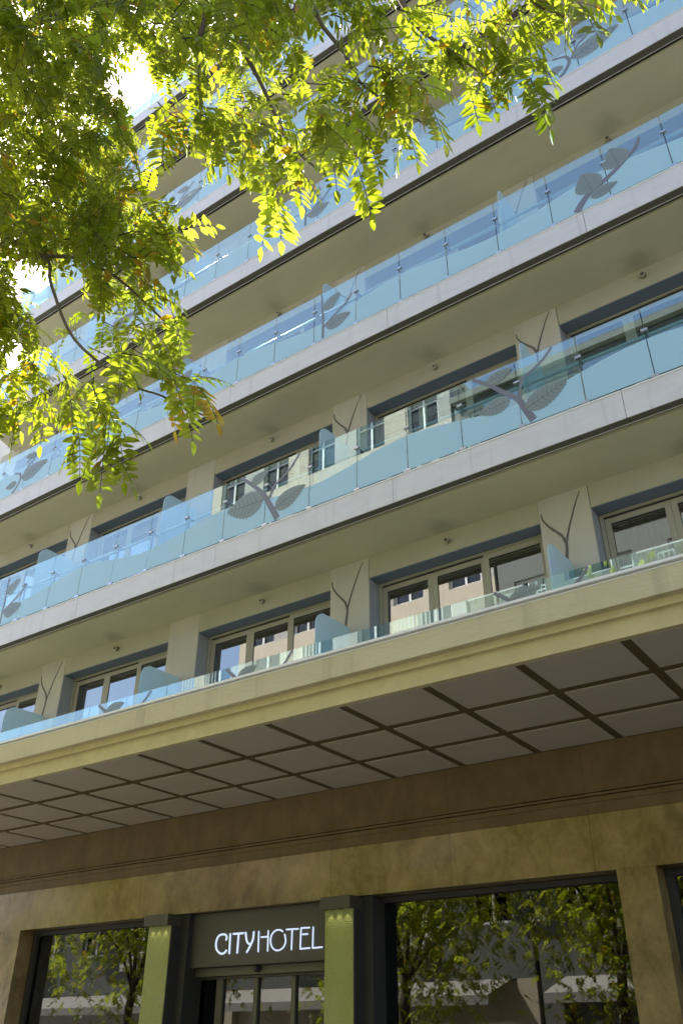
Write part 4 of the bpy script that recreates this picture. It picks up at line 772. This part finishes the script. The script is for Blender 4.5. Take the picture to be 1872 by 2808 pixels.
LIMBS = [
 ([(-4.06, .70, 3.35), (-3.6, .95, 4.4), (-3.2, 1.12, 4.85), (-2.99, 1.22, 4.87), (-2.43, 1.29, 4.37), (-2.33, 1.3, 4.16), (-2.24, 1.4, 3.89), (-2.05, 1.54, 3.68), (-1.93, 1.59, 3.6), (-1.76, 1.65, 3.47)], .013, .003),
 ([(-2.43, 1.29, 4.37), (-2.31, 1.38, 4.36), (-2.21, 1.51, 4.3), (-2.04, 1.65, 4.07)], .010, .004),
 ([(-4.05, .70, 3.38), (-3.7, .8, 5.0), (-2.9, 1.1, 6.3), (-2.2, 1.35, 6.4), (-1.81, 1.45, 6.03), (-1.59, 1.44, 5.33), (-1.49, 1.51, 4.99), (-1.36, 1.56, 4.55), (-1.16, 1.52, 4.17)], .030, .003),
 ([(-2.9, 1.1, 6.3), (-2.1, 1.4, 6.5), (-1.4, 1.54, 5.7), (-1.24, 1.59, 5.28), (-1.16, 1.63, 5.06), (-1.1, 1.66, 4.84), (-0.98, 1.69, 4.62), (-0.85, 1.71, 4.41)], .016, .003),
 ([(-2.9, 1.1, 6.3), (-1.9, 1.38, 6.01), (-1.79, 1.4, 5.37), (-1.72, 1.4, 4.93), (-1.66, 1.4, 4.6)], .02, .004),
 ([(-2.1, 1.4, 6.5), (-1.5, 1.6, 6.2), (-1.01, 1.69, 5.54), (-0.87, 1.73, 5.1), (-0.75, 1.78, 4.87), (-0.64, 1.82, 4.64)], .02, .004),
 ([(-1.5, 1.6, 6.2), (-.9, 1.75, 5.8), (-0.51, 1.77, 5.15), (-0.4, 1.72, 4.74), (-0.31, 1.7, 4.53)], .014, .004),
 ([(-4.05, .70, 3.38), (-4.6, .3, 5.2), (-5.0, 0, 7.0), (-5.2, -.1, 8.6)], .07, .012),
 ([(-4.05, .70, 3.38), (-4.0, .9, 5.6), (-3.6, 1.2, 7.6), (-3.3, 1.4, 9.2)], .075, .012),
 ([(-4.05, .70, 3.38), (-4.5, 1.3, 4.9), (-5.0, 2.1, 6.2), (-5.3, 2.6, 7.4)], .05, .01),
 ([(-4.05, .70, 3.38), (-3.6, -.1, 4.8), (-3.0, -.9, 6.2), (-2.7, -1.2, 7.6)], .05, .01)]
for pts, r0, r1 in LIMBS:
    Q = curve3(pts); V, F, M = [], [], []
    mtube(V, F, M, Q, [r0 + (r1 - r0) * (i / (len(Q) - 1)) ** .8 for i in range(len(Q))], 8)
    raw('branch', V, F, M, ['bark'], tree, True)

# the other trees of the row
def make_tree(x, y, label, seed, zt=8.6, rad=2.5, nc=80, nl=40):
    rd = random.Random(seed)
    t = bpy.data.objects.new('street_tree', None); put(t, Vector((x, y, 0))); tag(t, label, 'tree')
    V, F, M = [], [], []
    mtube(V, F, M, curve3([(x, y, 0), (x + .05, y, 1.2), (x - .05, y + .1, 2.2), (x, y + .05, 3.0)]), [.15 - .0035 * i for i in range(16)], 10)
    raw('trunk', V, F, M, ['bark'], t, True)
    cz = (2.0 + zt) / 2
    V2, F2, M2 = [], [], []
    for k in range(7):
        a = k * .9 + rd.random(); rr = rd.uniform(.5, .85) * rad
        e = Vector((x + rr * math.cos(a), y + rr * math.sin(a), rd.uniform(4.2, zt - .8)))
        V, F, M = [], [], []
        Q = curve3([(x, y + .05, 2.9), (x + (e.x - x) * .35, y + (e.y - y) * .35, 3.0 + (e.z - 3) * .5), tuple(e)])
        mtube(V, F, M, Q, [.05 - .042 * i / (len(Q) - 1) for i in range(len(Q))], 6)
        raw('branch', V, F, M, ['bark'], t, True)
    clumps = []
    for k in range(nc):
        u = Vector([rd.gauss(0, 1) for _ in range(3)]).normalized() * rd.uniform(.45, 1)
        clumps.append(Vector((x + u.x * rad, y + u.y * rad, cz + rd.uniform(-1, 1) * (zt - 2.2) / 2 * (1 - .35 * (u.x ** 2 + u.y ** 2)))))
    for c in clumps:
        for k in range(nl):
            B = c + Vector((rd.gauss(0, .42), rd.gauss(0, .42), rd.gauss(0, .38)))
            compound(V2, F2, M2, rd, B, Vector((rd.uniform(-1, 1), rd.uniform(-1, 1), -.3)), Vector((rd.uniform(-.4, .4), rd.uniform(-.4, .4), 1)).normalized(), 1.45, 5)
    raw('foliage', V2, F2, M2, ['leaf_green', 'leaf_lime', 'leaf_gold', 'twig'], t)
make_tree(-6.6, -.2, 'leafy street tree mirrored in the right part of the wide shop window', 21, 7.6, 2.2)
make_tree(-11.3, .2, 'street tree mirrored in the wide shop window beside the entrance', 22, 8.2, 2.5)
make_tree(-19.5, .6, 'dense street tree mirrored in the shop window left of the entrance', 23, 8.4, 2.8)
make_tree(10.5, .3, 'street tree farther right along the same pavement', 24, 8.2, 2.4)

# ------------------------------------------------------------------ light and camera
sc = bpy.context.scene
SUN_AZ, SUN_EL = -63, 54
wd = bpy.data.worlds.new('World'); sc.world = wd; wd.use_nodes = True
N = wd.node_tree.nodes; sky = N.new('ShaderNodeTexSky'); sky.sky_type = 'NISHITA'; sky.sun_disc = False
sky.sun_elevation = R_(SUN_EL); sky.sun_rotation = R_(SUN_AZ); sky.air_density = 1.; sky.dust_density = 2.2; sky.ozone_density = 1.
wd.node_tree.links.new(sky.outputs[0], N['Background'].inputs[0]); N['Background'].inputs[1].default_value = .10
sd = Vector((math.sin(R_(SUN_AZ)) * math.cos(R_(SUN_EL)), math.cos(R_(SUN_AZ)) * math.cos(R_(SUN_EL)), math.sin(R_(SUN_EL))))
sl = bpy.data.lights.new('sun', 'SUN'); sl.energy = 5.0; sl.angle = R_(.5); sl.color = (1, .95, .86)
so = bpy.data.objects.new('sun', sl); C.objects.link(so); so.location = sd * 60; so.rotation_euler = sd.to_track_quat('Z', 'Y').to_euler()

cd = bpy.data.cameras.new('camera'); co = bpy.data.objects.new('camera', cd); C.objects.link(co); sc.camera = co
Rm = [(0.8166585, 0.57710347, 0.00452686), (-0.30284779, 0.43521032, -0.84786508), (-0.49127601, 0.69104527, 0.53019271)]
M3 = Matrix((Rm[0], [-v for v in Rm[1]], [-v for v in Rm[2]])).transposed()
co.matrix_world = Matrix.Translation((0, 0, EYE)) @ M3.to_4x4()
cd.sensor_fit = 'VERTICAL'; cd.sensor_height = 36; cd.sensor_width = 24; cd.lens = 30.407; cd.clip_start = .1; cd.clip_end = 3000
sc.view_settings.view_transform = 'Standard'; sc.view_settings.look = 'None'; sc.view_settings.gamma = 1; sc.view_settings.exposure = 2.02
sc.cycles.max_bounces = 8; sc.cycles.transparent_max_bounces = 32; sc.cycles.use_denoising = True; sc.cycles.sample_clamp_indirect = 8
